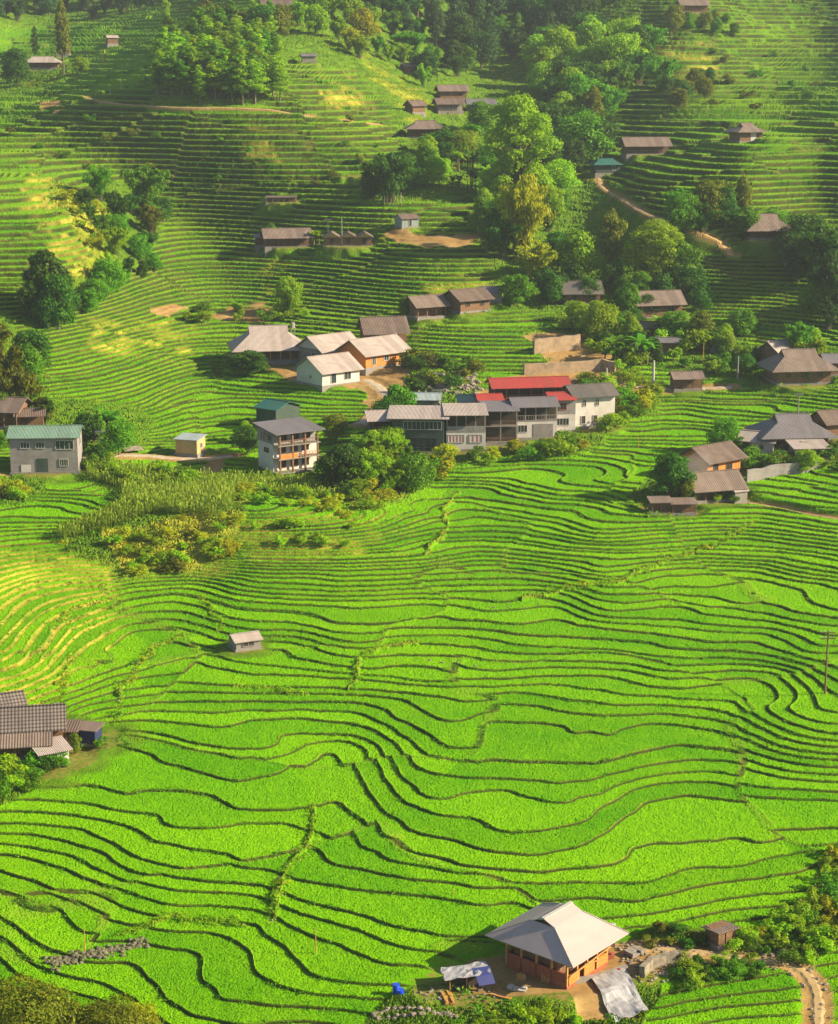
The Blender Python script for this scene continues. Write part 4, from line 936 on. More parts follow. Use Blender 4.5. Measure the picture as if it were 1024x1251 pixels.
class MB:
    def __init__(s): s.v = []; s.f = []
    def box(s, x, y, z, sx, sy, sz, rz=0, rx=0):          # centre x, y; bottom z
        b = len(s.v); c_, n_ = math.cos(rz), math.sin(rz)
        for dz in (0, sz):
            for dx, dy in ((-.5, -.5), (.5, -.5), (.5, .5), (-.5, .5)):
                X_, Y_ = dx*sx, dy*sy; s.v.append((x+X_*c_-Y_*n_, y+X_*n_+Y_*c_, z+dz))
        s.f += [tuple(b+i for i in q) for q in ((0, 3, 2, 1), (4, 5, 6, 7), (0, 1, 5, 4), (1, 2, 6, 5), (2, 3, 7, 6), (3, 0, 4, 7))]; return s
    def bar(s, p, q, w_):
        v, f = tube([p, q], w_, w_, 4); b = len(s.v); s.v += v; s.f += [tuple(b+i for i in t) for t in f]; s.f += [(b+3, b+2, b+1, b), (b+4, b+5, b+6, b+7)]; return s
    def poly(s, v, f): b = len(s.v); s.v += v; s.f += [tuple(b+i for i in q) for q in f]; return s
    def slab(s, v, faces, th=.1):                           # sheet with thickness
        n = len(v); cnt = {}
        s.poly(list(v)+[(x, y, z-th) for x, y, z in v], list(faces)+[tuple(i+n for i in reversed(q)) for q in faces])
        b = len(s.v)-2*n; E = {}
        for q in faces:
            for a_, b_ in zip(q, q[1:]+q[:1]): E[(a_, b_)] = 1
        for (a_, b_) in E:
            if (b_, a_) not in E: s.f.append((b+a_, b+a_+n, b+b_+n, b+b_))
        return s
    def build(s, name, mat, parent=None):
        me = bpy.data.meshes.new(name); me.from_pydata(s.v, [], s.f); me.materials.append(mat); me.update()
        o = bpy.data.objects.new(name, me); COL.objects.link(o)
        if parent: o.parent = parent
        return o
def roof_mb(kind, W, D, z, rh, off=0.0, gx=.55, gy=.30, lift=0.0, th=.10):
    a, b = W/2, D/2; m = MB()
    if kind == 'gable':
        v = [(-a, -b, z+lift), (a, -b, z+lift), (a, off, z+rh), (-a, off, z+rh), (a, b, z), (-a, b, z)]
        m.slab(v, [(0, 1, 2, 3), (3, 2, 4, 5)], th)
    elif kind == 'shed':
        m.slab([(-a, -b, z), (a, -b, z), (a, b, z+rh), (-a, b, z+rh)], [(0, 1, 2, 3)], th)
    elif kind == 'hip':
        xr = a*gx; yg = b*gy; zg = z+rh*(1-gy)
        v = [(-a, -b, z), (a, -b, z), (a, b, z), (-a, b, z), (-xr, 0, z+rh), (xr, 0, z+rh), (-xr, -yg, zg), (-xr, yg, zg), (xr, -yg, zg), (xr, yg, zg)]
        m.slab(v, [(0, 1, 8, 5, 4, 6), (2, 3, 7, 4, 5, 9), (3, 0, 6, 7), (1, 2, 9, 8)], th)
    return m
def window(par, x, y, z, w_, h, face='f', fm='frame', gm='glass', bars=1):
    # face f: on a wall facing -y; l: facing -x; r: facing +x
    fr = MB(); pn = MB(); t = .09
    def bx(m, u, v0, su, sv, d0, d1):
        if face == 'f': m.box(x+u, y-(d0+d1)/2, v0, su, d1-d0, sv)
        elif face == 'l': m.box(x-(d0+d1)/2, y+u, v0, d1-d0, su, sv)
        else: m.box(x+(d0+d1)/2, y+u, v0, d1-d0, su, sv)
    bx(fr, 0, z, w_, t, .012, .10); bx(fr, 0, z+h-t, w_, t, .012, .10)
    for s_ in (-1, 1): bx(fr, s_*(w_/2-t/2), z+t, t, h-2*t, .012, .10)
    for k in range(bars): bx(fr, -w_/2+w_*(k+1)/(bars+1), z+t, t*.7, h-2*t, .03, .085)
    bx(pn, 0, z+t, w_-2*t, h-2*t, .006, .03)
    f_ = fr.build('window', M[fm], par); pn.build('pane', M[gm], f_)
def door(par, x, y, z, w_, h, mat='wood'):
    MB().box(x, y-.045, z, w_, .07, h).build('door', M[mat], par)
HL = {}
def house(name, label, px, py, rz, W, D, floors, roof, cat='house', group=None, dz=0.0, base=.3, at=None):
    """floors: (kind, height, wall, options); roof: (kind, mat, rise, over_x, over_y, extra)"""
    c = at.copy() if at is not None else macro(px, py); c.z += dz
    r = empty(name, c, R(rz)); tag(r, label, cat, group)
    MB().box(0, 0, -2.2, W+.3, D+.3, 2.2+base-.01).build('foundation', M['conc'], r); z = base
    for fi, (kd, h, wm_, op) in enumerate(floors):
        rec = op.get('rec', 1.2)
        if kd == 'wall': MB().box(0, 0, z, W, D, h).build('wall', M[wm_], r)
        else:                                   # open storey: recessed room, posts, rail
            MB().box(0, rec/2, z+.14, W-.1, D-rec, h-.14).build('wall', M[wm_], r)
            MB().box(0, 0, z, W+.1, D+.1, .139).build('floor_slab', M[op.get('slab', 'conc')], r)
            n = op.get('posts', 4)
            for k in range(n): MB().box(-W/2+.12+(W-.24)*k/(n-1), -D/2+.12, z+.14, .2, .2, h-.15).build('post', M[op.get('pm', 'wood')], r)
            if op.get('rail'):
                rb = MB(); rb.box(0, -D/2+.05, z+.95, W, .08, .08)
                for k in range(int(W/.45)): rb.box(-W/2+.2+k*.45, -D/2+.05, z+.14, .06, .05, .81)
                rb.build('railing', M[op['rail']], r)
            if op.get('parapet'): MB().box(0, -D/2+.02, z+.14, W-.45, .1, .85).build('parapet', M[op['parapet']], r)
        yw = -D/2 if kd == 'wall' else -D/2+rec
        if op.get('skin'): MB().box(0, -D/2-.02, z+.01, W-.3, .05, h-.02).build('front_boards', M[op['skin']], r)
        for (u, wz, ww, wh, *bb) in op.get('win', []): window(r, u*W/2, yw, z+wz, ww, wh, 'f', op.get('fm', 'frame'), op.get('gm', 'glass'), bb[0] if bb else 1)
        for (u, wz, ww, wh) in op.get('wl', []): window(r, -W/2+(.05 if kd != 'wall' else 0), u*D/2, z+wz, ww, wh, 'l')
        for (u, wz, ww, wh) in op.get('wr', []): window(r, W/2-(.05 if kd != 'wall' else 0), u*D/2, z+wz, ww, wh, 'r')
        for (u, dw, dh, *dm) in op.get('door', []): door(r, u*W/2, yw, z+(.14 if kd != 'wall' else 0), dw, dh, dm[0] if dm else 'wood')
        z += h
    k, rm, rise, ox, oy, ex = roof
    th = .10; W2, D2 = W+2*ox, D+2*oy
    drop = 0 if k == 'shed' else rise*oy/(D/2+oy)*.9
    ro = roof_mb(k, W2, D2, z-drop+.12, rise, ex.get('off', 0), ex.get('gx', .55), ex.get('gy', .3), ex.get('lift', 0), th).build('roof', M[rm], r)
    if k == 'gable':                            # gable walls close the ends
        g = MB(); gm = ex.get('gable', floors[-1][2]); zt_ = z-drop+rise-.04
        s = (zt_-z)*1.0
        for sx in (-1, 1):
            x0 = sx*(W/2-.03); v = [(x0-.05, -D/2, z-.002), (x0-.05, D/2, z-.002), (x0-.05, ex.get('off', 0), zt_), (x0+.03, -D/2, z-.002), (x0+.03, D/2, z-.002), (x0+.03, ex.get('off', 0), zt_)]
            g.poly(v, [(0, 1, 2), (5, 4, 3), (0, 3, 4, 1), (1, 4, 5, 2), (2, 5, 3, 0)])
            g.build('gable_wall', M[gm], r); g = MB()
        MB().box(0, ex.get('off', 0), z-drop+.12+rise-.02, W2, .3, .08).build('ridge_cap', M[rm], ro)
    elif k == 'hip':
        gm = ex.get('gable', 'wood'); a_ = W2/2; b_ = D2/2; gx, gy = ex.get('gx', .55), ex.get('gy', .3); z0 = z-drop+.12
        g = MB()
        for sx in (-1, 1):
            x0 = sx*(a_*gx-.12); zg = z0+rise*(1-gy)-.1; v = [(x0, -b_*gy, zg), (x0, b_*gy, zg), (x0, 0, z0+rise-.1), (x0-.05*sx, -b_*gy, zg), (x0-.05*sx, b_*gy, zg), (x0-.05*sx, 0, z0+rise-.1)]
            g.poly(v, [(0, 1, 2), (5, 4, 3), (0, 3, 4, 1), (1, 4, 5, 2), (2, 5, 3, 0)])
            g.build('gablet', M[gm], r); g = MB()
        MB().box(0, 0, z0+rise-.02, W2*gx, .3, .08).build('ridge_cap', M[rm], ro)
    elif k == 'shed':
        g = MB(); zz0 = z-.002
        za = z+.12-th+rise*oy/D2; zb = z+.12-th+rise*(oy+D)/D2
        g.poly([(-W/2+.02, -D/2+.02, zz0), (W/2-.02, -D/2+.02, zz0), (W/2-.02, D/2-.02, zz0), (-W/2+.02, D/2-.02, zz0), (-W/2+.02, -D/2+.02, za-.01), (W/2-.02, -D/2+.02, za-.01), (W/2-.02, D/2-.02, zb-.01), (-W/2+.02, D/2-.02, zb-.01)],
               [(0, 1, 5, 4), (1, 2, 6, 5), (2, 3, 7, 6), (3, 0, 4, 7)]).build('upper_wall', M[floors[-1][2]], r)
    return r
W_ = 'wall'; O_ = 'open'
w3 = [(-.6, .9, 1.0, 1.1), (0, .9, 1.0, 1.1), (.6, .9, 1.0, 1.1)]; w2 = [(-.5, .9, 1.1, 1.1), (.5, .9, 1.1, 1.1)]
# name, label, px, py, rz, W, D, floors, roof, cat
HS = [
 # --- left side
 ('two_storey_house', 'long grey two storey house with pale green roof at the left edge', 58, 574, 3, 10.6, 6, [(W_, 2.9, 'block', {'win': [(.58, .9, 1.4, 1.2, 3)], 'gm': 'glass', 'door': [(-.05, 1.7, 2.2, 'dgreen'), (-.55, 1.5, 1.2, 'white')]}), (W_, 2.8, 'block', {'win': [(-.55, .9, 1.5, 1.1, 2), (-.1, .9, 1.4, 1.1, 2), (.62, .7, 2.9, 1.5, 3)], 'wr': [(0, .9, 1.2, 1.2)]})], ('gable', 'green', 1.3, .5, .6, {'gable': 'block'}), 'house'),
 ('barn', 'dark brown timber barn with pale sheet roof half hidden by trees at the left edge', 6, 520, -12, 7, 6, [(O_, 3.0, 'wood', {'posts': 4, 'rail': 'wood'})], ('gable', 'rust', 2.0, .8, .9, {}), 'barn'),
 ('lean_to_shed', 'low dark lean-to with brown roof right of the left edge barn', 38, 524, 8, 4.4, 4, [(O_, 2.4, 'wood', {'posts': 3, 'rec': 1})], ('gable', 'brown', 1.0, .5, .6, {}), 'shed'),
 ('field_shed', 'small cream walled shed with bluish flat sheet roof above the maize', 233, 554, -18, 3.9, 3.4, [(W_, 2.3, 'cream', {'wr': [(0, .8, .8, .9)]})], ('shed', 'bluegrey', .35, .25, .3, {}), 'shed'),
 ('gable_shed', 'small dark teal gable roofed building behind the white three storey house', 340, 520, -38, 4.6, 6.2, [(W_, 3.2, 'dgreen', {})], ('gable', 'teal', 1.1, .5, .4, {'gable': 'dgreen'}), 'shed'),
 # --- white and orange gables
 ('farmhouse', 'largest pale hip roofed farmhouse of the central cluster', 328, 438, 10, 12.0, 9.0, [(O_, 3.0, 'wood', {'posts': 7, 'rail': 'wood', 'pm': 'post'})], ('hip', 'pale', 4.2, 1.7, 1.6, {'gx': .50, 'gy': .34}), 'house'),
 ('gabled_house', 'pale roofed house with grey gable between the big hip roof and the orange gable', 402, 441, 42, 9.4, 7.4, [(W_, 2.7, 'conc', {'wl': [(-.3, .9, 1.2, 1.1)], 'win': w2})], ('gable', 'pale', 2.7, .8, .9, {'gable': 'white'}), 'house'),
 ('timber_house', 'pale roofed house with a bright orange timber gable end', 456, 445, 42, 10.4, 7.8, [(W_, 2.7, 'orange', {'win': [(-.6, .3, .9, 2.1), (0, .9, 1.3, 1.1)], 'fm': 'white'})], ('gable', 'pale', 2.7, .9, 1.0, {'gable': 'orange'}), 'house'),
 ('white_house', 'white walled gabled house lowest of the central cluster', 401, 467, 40, 8.8, 8.0, [(W_, 2.6, 'white', {'wl': [(-.1, .9, .7, .7)], 'win': [(-.4, .2, 1.3, 2.1, 0), (.35, .6, 1.6, 1.5)]})], ('gable', 'pale', 2.7, .6, .8, {'gable': 'white'}), 'house'),
 ('brown_house', 'dark walled house with ribbed brown roof behind the orange gable', 468, 420, 14, 8.2, 6.0, [(O_, 2.7, 'wood', {'posts': 5, 'rail': 'brick', 'rec': .9})], ('gable', 'brown', 3.0, .7, .9, {'gable': 'conc'}), 'house'),
 # --- upper centre
 ('brown_gabled_house', 'brown gabled house left of its twin above the green rice bench', 520, 387, 28, 6.6, 5.6, [(O_, 2.5, 'wood', {'posts': 4})], ('gable', 'rust', 2.0, .8, .9, {'gable': 'wood'}), 'house'),
 ('brown_gabled_house', 'brown gabled house right of its twin above the green rice bench', 570, 379, 34, 7.4, 6.2, [(W_, 2.5, 'wood', {'win': w2, 'fm': 'wood'})], ('gable', 'brown', 2.0, .8, .9, {'gable': 'wood'}), 'house'),
 ('small_shed', 'small grey roofed shed peeping out right of the twin brown gables', 599, 370, 10, 4.2, 4, [(W_, 2.2, 'conc', {})], ('gable', 'grey', 1.1, .5, .5, {}), 'shed'),
 ('dark_roof_house', 'house under a plain dark sheet roof among the ravine trees', 709, 370, 5, 7.4, 6, [(W_, 2.4, 'wood', {'win': w2, 'fm': 'wood'})], ('gable', 'dark', 2.4, .8, .9, {'gable': 'wood'}), 'house'),
 ('old_farmhouse', 'old brown farmhouse with pale patched roof deep in the wooded hamlet', 800, 386, 14, 9.6, 6.4, [(W_, 2.9, 'wood', {'win': w2, 'fm': 'wood'})], ('gable', 'rust', 2.6, .8, 1.0, {'gable': 'wood'}), 'house'),
 ('small_shed', 'little shed with brown striped roof in front of the banana plants', 789, 412, 4, 4.2, 3.4, [(W_, 2.0, 'wood', {})], ('gable', 'brown', 1.1, .5, .6, {}), 'shed'),
 ('roadside_shed', 'little dark shed with warm grey roof standing alone by the road', 838, 476, 6, 5.2, 3.8, [(O_, 2.2, 'wood', {'posts': 4, 'rec': .9})], ('gable', 'rust', 1.1, .5, .6, {'gable': 'conc'}), 'shed'),
 ('long_house', 'brick and timber house under a broad warm brown hip roof on the right', 974, 465, 8, 10.2, 7.6, [(W_, 3.0, 'wood', {'win': w3, 'fm': 'wood'})], ('hip', 'rust', 3.4, 1.5, 1.4, {'gx': .5, 'gy': .34}), 'house'),
 ('white_gable_house', 'steep pale gable just behind the broad brown hip roof on the right', 951, 444, 40, 6, 5, [(W_, 2.4, 'wood', {})], ('gable', 'pale', 2.3, .6, .8, {'gable': 'wood'}), 'house'),
 ('cut_off_house', 'grey roofed house cut by the right edge beside the broad brown hip roof', 1024, 456, 5, 6, 5, [(W_, 2.3, 'wood', {})], ('gable', 'grey', 1.3, .6, .7, {}), 'house'),
 ('small_shed', 'small dark shed with grey roof above the garden hedge', 815, 430, -5, 4, 3.4, [(W_, 1.9, 'wood', {})], ('gable', 'grey', .8, .5, .5, {}), 'shed'),
 ('small_shed', 'small pale roofed shed at the right end of the garden hedge', 880, 428, 5, 4.4, 3.6, [(W_, 1.9, 'conc', {})], ('gable', 'rust', .9, .5, .5, {}), 'shed'),
 # --- right cluster
 ('courtyard_house', 'wide grey hip roofed house with timber front at the right of the photo', 966, 547, 6, 10.4, 7.6, [(W_, 3.0, 'wood', {'win': [(-.6, .9, 1.0, 1.0), (-.2, .9, 1.0, 1.0), (.2, .9, 1.0, 1.0), (.6, .9, 1.0, 1.0)], 'fm': 'post'})], ('hip', 'grey', 3.2, 1.4, 1.4, {'gx': .45, 'gy': .36}), 'house'),
 ('white_annex', 'low white walled annex with pale sloping roof left of the wide grey hip roof', 928, 553, -24, 5.6, 4.6, [(W_, 2.2, 'white', {'win': [(.3, .7, .9, .9)]})], ('gable', 'pale', 1.3, .5, .7, {'gable': 'white'}), 'outbuilding'),
 ('grey_outbuilding', 'low block outbuilding with light sheet roof in front of the wide grey hip roof', 987, 564, 5, 5.4, 4.2, [(W_, 2.3, 'conc', {'wr': [(0, .8, .8, .8)]})], ('shed', 'pale', .5, .5, .5, {}), 'outbuilding'),
 ('edge_house', 'dark gabled house cut by the right edge above the block wall', 1020, 532, 20, 6.4, 5, [(W_, 2.6, 'wood', {})], ('gable', 'brown', 1.9, .6, .8, {'gable': 'wood'}), 'house'),
 ('orange_gable_house', 'farmhouse with orange timber gable and worn brown roof right of the centre rice fields', 868, 580, 38, 7.6, 5.8, [(W_, 3.0, 'orange', {'win': [(-.5, .2, 1.1, 2.2), (.3, .9, 1.4, 1.1)], 'fm': 'wood'})], ('gable', 'brown', 2.1, .8, 1.0, {'gable': 'orange'}), 'house'),
 ('brown_farmhouse', 'low farmhouse with a curved worn brown roof below the orange gabled one', 868, 609, 18, 7.6, 5.6, [(O_, 2.2, 'wood', {'posts': 6, 'rec': .9})], ('gable', 'rust', 2.3, .8, 1.0, {'gable': 'wood'}), 'house'),
 ('pig_shed', 'left one of two tiny pale roofed sheds at the rice field edge', 806, 627, 4, 3.0, 2.6, [(O_, 1.6, 'wood', {'posts': 3, 'rec': .6})], ('shed', 'rust', .3, .25, .3, {}), 'shed'),
 ('pig_shed', 'right one of two tiny pale roofed sheds at the rice field edge', 834, 628, 2, 3.6, 2.6, [(O_, 1.5, 'wood', {'posts': 3, 'rec': .6})], ('shed', 'rust', .3, .25, .3, {}), 'shed'),
 ('tiny_hut', 'tiny grey hut with white roof right of the low brown farmhouse', 901, 613, 24, 2.2, 2.0, [(W_, 1.6, 'conc', {})], ('gable', 'pale', .6, .2, .25, {'gable': 'conc'}), 'hut'),
 # --- field hut and shed
 ('field_hut', 'small lone hut with patched pale roof in the middle of the rice terraces', 299, 791, 26, 3.2, 2.6, [(W_, 1.0, 'conc', {'win': [(0, .2, 1.6, .7)], 'fm': 'conc', 'gm': 'void'})], ('gable', 'pale', .6, .3, .35, {'gable': 'dgreen'}), 'hut'),
 ('wooden_shed', 'small brown shed with grey sheet roof beside the footpath at the bottom right', 880, 1152, 32, 2.0, 1.8, [(W_, 1.25, 'wood', {'door': [(.1, .6, 1.1)]})], ('shed', 'rust', -.25, .25, .25, {}), 'shed'),
 # --- hill houses
 ('veranda_house', 'brown hill house with an open dark veranda left of the low three gabled house', 350, 301, 10, 10.5, 6.2, [(O_, 2.4, 'wood', {'posts': 8, 'rail': 'wood', 'pm': 'wood'})], ('gable', 'rust', 2.0, .6, 1.2, {'gable': 'wood'}), 'house'),
 ('low_outbuilding', 'low flat roofed open shelter at the left end of the veranda house', 324, 301, 4, 4.6, 4, [(O_, 1.9, 'wood', {'posts': 3, 'rec': 1})], ('shed', 'grey', .4, .4, .4, {}), 'shelter'),
 ('small_grey_house', 'small grey gabled house alone on the bare brown bench', 497, 278, 28, 4.4, 3.6, [(W_, 2.0, 'bluehouse', {'win': [(0, .1, .8, 1.7, 0)]})], ('gable', 'brown', 1.0, .3, .4, {'gable': 'bluehouse'}), 'house'),
 ('stable', 'low roofless looking stable on the terraces above the veranda house', 344, 249, 2, 7.4, 3.2, [(O_, 1.3, 'wood', {'posts': 6, 'rec': .8, 'pm': 'conc'})], ('shed', 'brown', .2, .2, .2, {}), 'stable'),
 ('hill_farmhouse', 'brown hill farmhouse with warm roof beside the top of the winding path', 788, 189, 8, 11.5, 6.2, [(O_, 2.5, 'wood', {'posts': 7, 'rail': 'conc', 'rec': .9})], ('gable', 'rust', 2.3, .8, 1.0, {'gable': 'wood'}), 'house'),
 ('teal_roof_house', 'small dark house with dull teal roof where the winding path begins', 739, 212, 12, 6.6, 5, [(W_, 2.4, 'dgreen', {'win': [(.5, .6, 1.0, 1.4)]})], ('hip', 'teal', 1.5, .8, .8, {'gable': 'dgreen'}), 'house'),
 ('hill_cabin', 'cabin with white front and pale hip roof on the brow of the right hand spur', 911, 173, 20, 6.6, 5.6, [(W_, 2.8, 'wood', {'door': [(.2, 1.6, 2.6, 'white')]})], ('hip', 'rust', 2.2, 1.2, 1.2, {'gx': .4, 'gy': .4, 'gable': 'wood'}), 'cabin'),
 ('hip_roof_house', 'house under a broad pale brown hip roof below the right hand spur', 936, 291, 6, 9.0, 6.6, [(O_, 2.5, 'wood', {'posts': 6, 'rec': 1.2})], ('hip', 'rust', 3.5, 1.3, 1.3, {'gx': .42, 'gy': .36}), 'house'),
 ('ridge_house', 'house with pale brown roof at the very top right', 846, 16, 8, 9.6, 6.4, [(W_, 2.6, 'wood', {})], ('gable', 'rust', 2.1, .8, .9, {'gable': 'wood'}), 'house'),
 ('ridge_house', 'brown roofed house on the crest above the plantation', 338, 17, 8, 9.6, 6.4, [(W_, 2.6, 'wood', {})], ('gable', 'brown', 2.2, .8, .9, {'gable': 'wood'}), 'house'),
 ('valley_farmhouse', 'long pale roofed farmhouse among trees at the top left', 53, 84, 4, 10.8, 6.4, [(O_, 2.3, 'wood', {'posts': 6})], ('hip', 'pale', 2.0, 1.2, 1.2, {'gx': .6, 'gy': .3}), 'house'),
 ('small_shed', 'little shed with grey roof right behind the top left farmhouse', 78, 66, 4, 4.4, 3.4, [(W_, 1.8, 'wood', {})], ('gable', 'grey', 1.0, .5, .5, {}), 'shed'),
 ('terrace_hut', 'tiny hut with pale roof on the shaded slope at the top left', 137, 54, 20, 3.8, 3.2, [(W_, 2.1, 'wood', {})], ('gable', 'pale', .9, .4, .4, {'gable': 'wood'}), 'hut'),
 ('path_farmhouse', 'brown farmhouse with pale roof left of the tall lime tree', 520, 168, 6, 9.6, 6.4, [(O_, 2.6, 'wood', {'posts': 5, 'rec': 1})], ('hip', 'rust', 2.2, 1.1, 1.2, {'gx': .5, 'gy': .3}), 'house'),
 ('upper_hamlet_house', 'topmost brown roofed house of the upper hamlet', 552, 121, 12, 8.4, 5.6, [(W_, 2.5, 'wood', {'win': w2, 'fm': 'wood'})], ('gable', 'rust', 1.9, .8, .9, {'gable': 'wood'}), 'house'),
 ('upper_hamlet_house', 'lower left house of the upper hamlet with dark gable', 548, 137, 14, 7.6, 5.4, [(O_, 2.4, 'conc', {'posts': 5, 'rail': 'frame', 'rec': 1})], ('gable', 'brown', 1.8, .7, .9, {'gable': 'wood'}), 'house'),
 ('upper_hamlet_house', 'lower right house of the upper hamlet with a pale railing', 587, 137, 6, 8.0, 5.4, [(O_, 2.4, 'conc', {'posts': 6, 'rail': 'frame', 'rec': 1})], ('gable', 'grey', 1.6, .7, .9, {'gable': 'wood'}), 'house'),
 ('small_shed', 'dark pointed shed at the left end of the upper hamlet', 507, 138, 36, 4.4, 4.0, [(W_, 2.0, 'wood', {})], ('gable', 'brown', 1.6, .5, .6, {'gable': 'wood'}), 'shed'),
 ('small_shed', 'tiny brown shed on the bright ridge above the upper hamlet', 500, 89, 20, 4.2, 3.4, [(W_, 1.9, 'wood', {})], ('gable', 'rust', 1.1, .5, .5, {}), 'shed'),
 ('small_shed', 'tiny grey hut at the top corner of the yellow terraces near the plantation', 377, 77, 10, 4.0, 3.0, [(W_, 1.8, 'conc', {})], ('gable', 'grey', .8, .4, .4, {}), 'shed'),
]
M['bluehouse'] = flat_mat('wall_grey_green', (.22, .27, .26), (.17, .21, .20), .85, 1, .2)
for (nm, lb, px, py, rz, W, D, fl, rf, ct) in HS: house(nm, lb, px, py, rz, W, D, fl, rf, ct)
# three little gables in one low house
c0 = macro(425, 300); hr = empty('low_gabled_house', c0, R(3)); tag(hr, 'low earth coloured house with three small gables right of the veranda house', 'house')
MB().box(0, 0, -1, 11.4, 4.6, 1.3).build('foundation', M['conc'], hr)
MB().box(0, 0, .3, 11, 4.4, 1.9).build('wall', M['wood'], hr)
for k, (u, mt) in enumerate(((-3.7, 'rust'), (0.1, 'brown'), (3.8, 'brown'))):
    m_ = MB(); m_.slab([(u-2.1, -3, 2.1), (u-2.1, 2.8, 2.1), (u, 2.8, 3.3), (u, -3, 3.3), (u+2.1, 2.8, 2.1), (u+2.1, -3, 2.1)], [(0, 3, 2, 1), (3, 5, 4, 2)], .1); m_.build('roof', M[mt], hr)
    MB().poly([(u-1.8, -2.26, 2.17), (u+1.8, -2.26, 2.17), (u, -2.26, 3.1)], [(0, 1, 2)]).build('gable_wall', M['cream'], hr)
    door(hr, u, -2.2, .3, 1.0, 1.6, 'void')
# ------------------------------------------------------------------ white three storey house
def three_storey():
    c = macro(352, 573); r = empty('three_storey_house', c, R(33)); tag(r, 'white three storey house with open timber balconies and purple grey roof', 'house'); r.scale = (1.2, 1.15, .86)
    W, D = 6.2, 5.6                       # local -x: white side wall; local -y: balconies
    MB().box(0, 0, -3, W+.1, D+.1, 3.2).build('foundation', M['conc'], r)
    MB().box(.0, .6, .2, W, D-1.2, 5.4).build('wall', M['white'], r)
    MB().box(0, .4, 5.6, W+.2, D-.8, 2.4).build('upper_wall', M['block'], r)
    for z in (0.2, 2.9, 5.45): MB().box(0.05, -D/2+.35, z, W+.3, 1.9, .16).build('floor_slab', M['conc'], r)
    for k in range(4): MB().box(-W/2+.2+(W-.4)*k/3, -D/2-.45, .2, .22, .22, 7.6).build('post', M['wood'], r)
    for z, mt in ((3.06, 'orange'), (5.61, 'wood')):
        rb = MB().box(0, -D/2-.5, z+.85, W, .08, .1)
        for k in range(14): rb.box(-W/2+.2+k*.45, -D/2-.5, z, .06, .05, .85)
        rb.build('railing', M[mt], r)
    MB().box(-W/4, -D/2-.52, 3.06, W*.42, .06, .8).build('balcony_panel', M['orange'], r)
    for z in (.9, 3.8, 6.2):
        for u in (-.55, .05, .6): window(r, u*W/2, -D/2+1.2 if z < 6 else -D/2+.8, z, 1.1, 1.4, 'f', 'wood')
    window(r, -W/2, .3, 3.7, 1.3, .9, 'l', 'void'); window(r, -W/2-.1, -1.0, 6.1, 1.2, 1.4, 'l', 'block'); window(r, -W/2-.1, 1.0, 6.1, 1.2, 1.4, 'l', 'block')
    for z in (1.0, 3.8): window(r, W/2, .8, z, 1.0, 1.2, 'r')
    ro = MB(); ro.slab([(-W/2-.7, -D/2-1.0, 8.0), (W/2+.8, -D/2-1.0, 8.0), (W/2+.8, D/2+.4, 8.9), (-W/2-.7, D/2+.4, 8.9)], [(0, 1, 2, 3)], .12); ro.build('roof', M['grey'], r)
    MB().box(W/2+.9, 1.6, -.4, 2.0, 2.2, 5.0).build('stair_wing', M['white'], r)
three_storey()
# ------------------------------------------------------------------ the row of attached houses
def G(px, py, dz=0.0):
    p = macro(px, py); p.z += dz; return p
house('glass_front_house', 'dark green house with a long glazed upper floor at the left end of the row', 512, 549, -3, 8.6, 6.4,
  [(W_, 3.2, 'dgreen', {'win': [(.1, .6, 5.5, 1.8, 4)], 'fm': 'dgreen'}), (W_, 2.4, 'dgreen', {'win': [(.18, .5, 6.4, 1.5, 8)]})], ('shed', 'pale', .8, .9, .9, {}), 'house')
house('glass_front_annex', 'open wooden balcony wing with pale fabric like roof at the far left of the row', 474, 545, 8, 6.0, 5.6,
  [(O_, 2.6, 'dgreen', {'posts': 3, 'rec': 2.4, 'pm': 'conc'}), (O_, 2.4, 'void', {'posts': 3, 'rec': 2.2, 'rail': 'wood', 'parapet': 'rust' if False else 'wood'})], ('gable', 'pale', 1.1, 1.0, 1.2, {'gable': 'wood'}), 'house')
house('curtained_house', 'grey two storey house with pink curtains second from the left of the row', 568, 546, 2, 6.6, 6.4,
  [(W_, 2.9, 'white', {'win': [(-.5, 1.1, 2.8, 1.4, 4), (.5, 1.1, 2.2, 1.4, 2)], 'gm': 'curtain'}), (O_, 2.9, 'void', {'posts': 5, 'parapet': 'block', 'rec': 1.0, 'pm': 'conc'})], ('shed', 'pale', .6, .4, .9, {}), 'house')
house('plant_balcony_house', 'dark open fronted house hung with plants in the middle of the row', 610, 540, 2, 5.6, 6.0,
  [(O_, 2.9, 'void', {'posts': 3, 'rec': 1.4, 'rail': 'wood', 'pm': 'conc'}), (O_, 2.7, 'void', {'posts': 3, 'rec': 1.2, 'rail': 'wood', 'pm': 'conc'})], ('shed', 'grey', .5, .4, .7, {}), 'house')
house('shutter_house', 'grey house with white shutter walls right of the plant hung balconies', 650, 532, 8, 7.4, 6.2,
  [(W_, 2.8, 'white', {'win': [(-.62, .9, 1.7, 1.3, 2)], 'door': [(.35, 3.4, 2.3, 'conc')]}), (O_, 2.6, 'void', {'posts': 5, 'rail': 'conc', 'rec': 1.0, 'pm': 'conc'})], ('gable', 'grey', 1.1, .4, .7, {'gable': 'block'}), 'house')
house('narrow_house', 'narrow grey house with small red capped roof left of the white end house', 683, 524, 8, 4.4, 6.0,
  [(W_, 2.8, 'white', {'win': [(0, .9, 2.2, 1.3, 3)]}), (W_, 2.6, 'block', {'win': [(0, .8, 1.2, 1.2)], 'fm': 'brick'})], ('gable', 'red', .8, .3, .5, {'gable': 'brick'}), 'house')
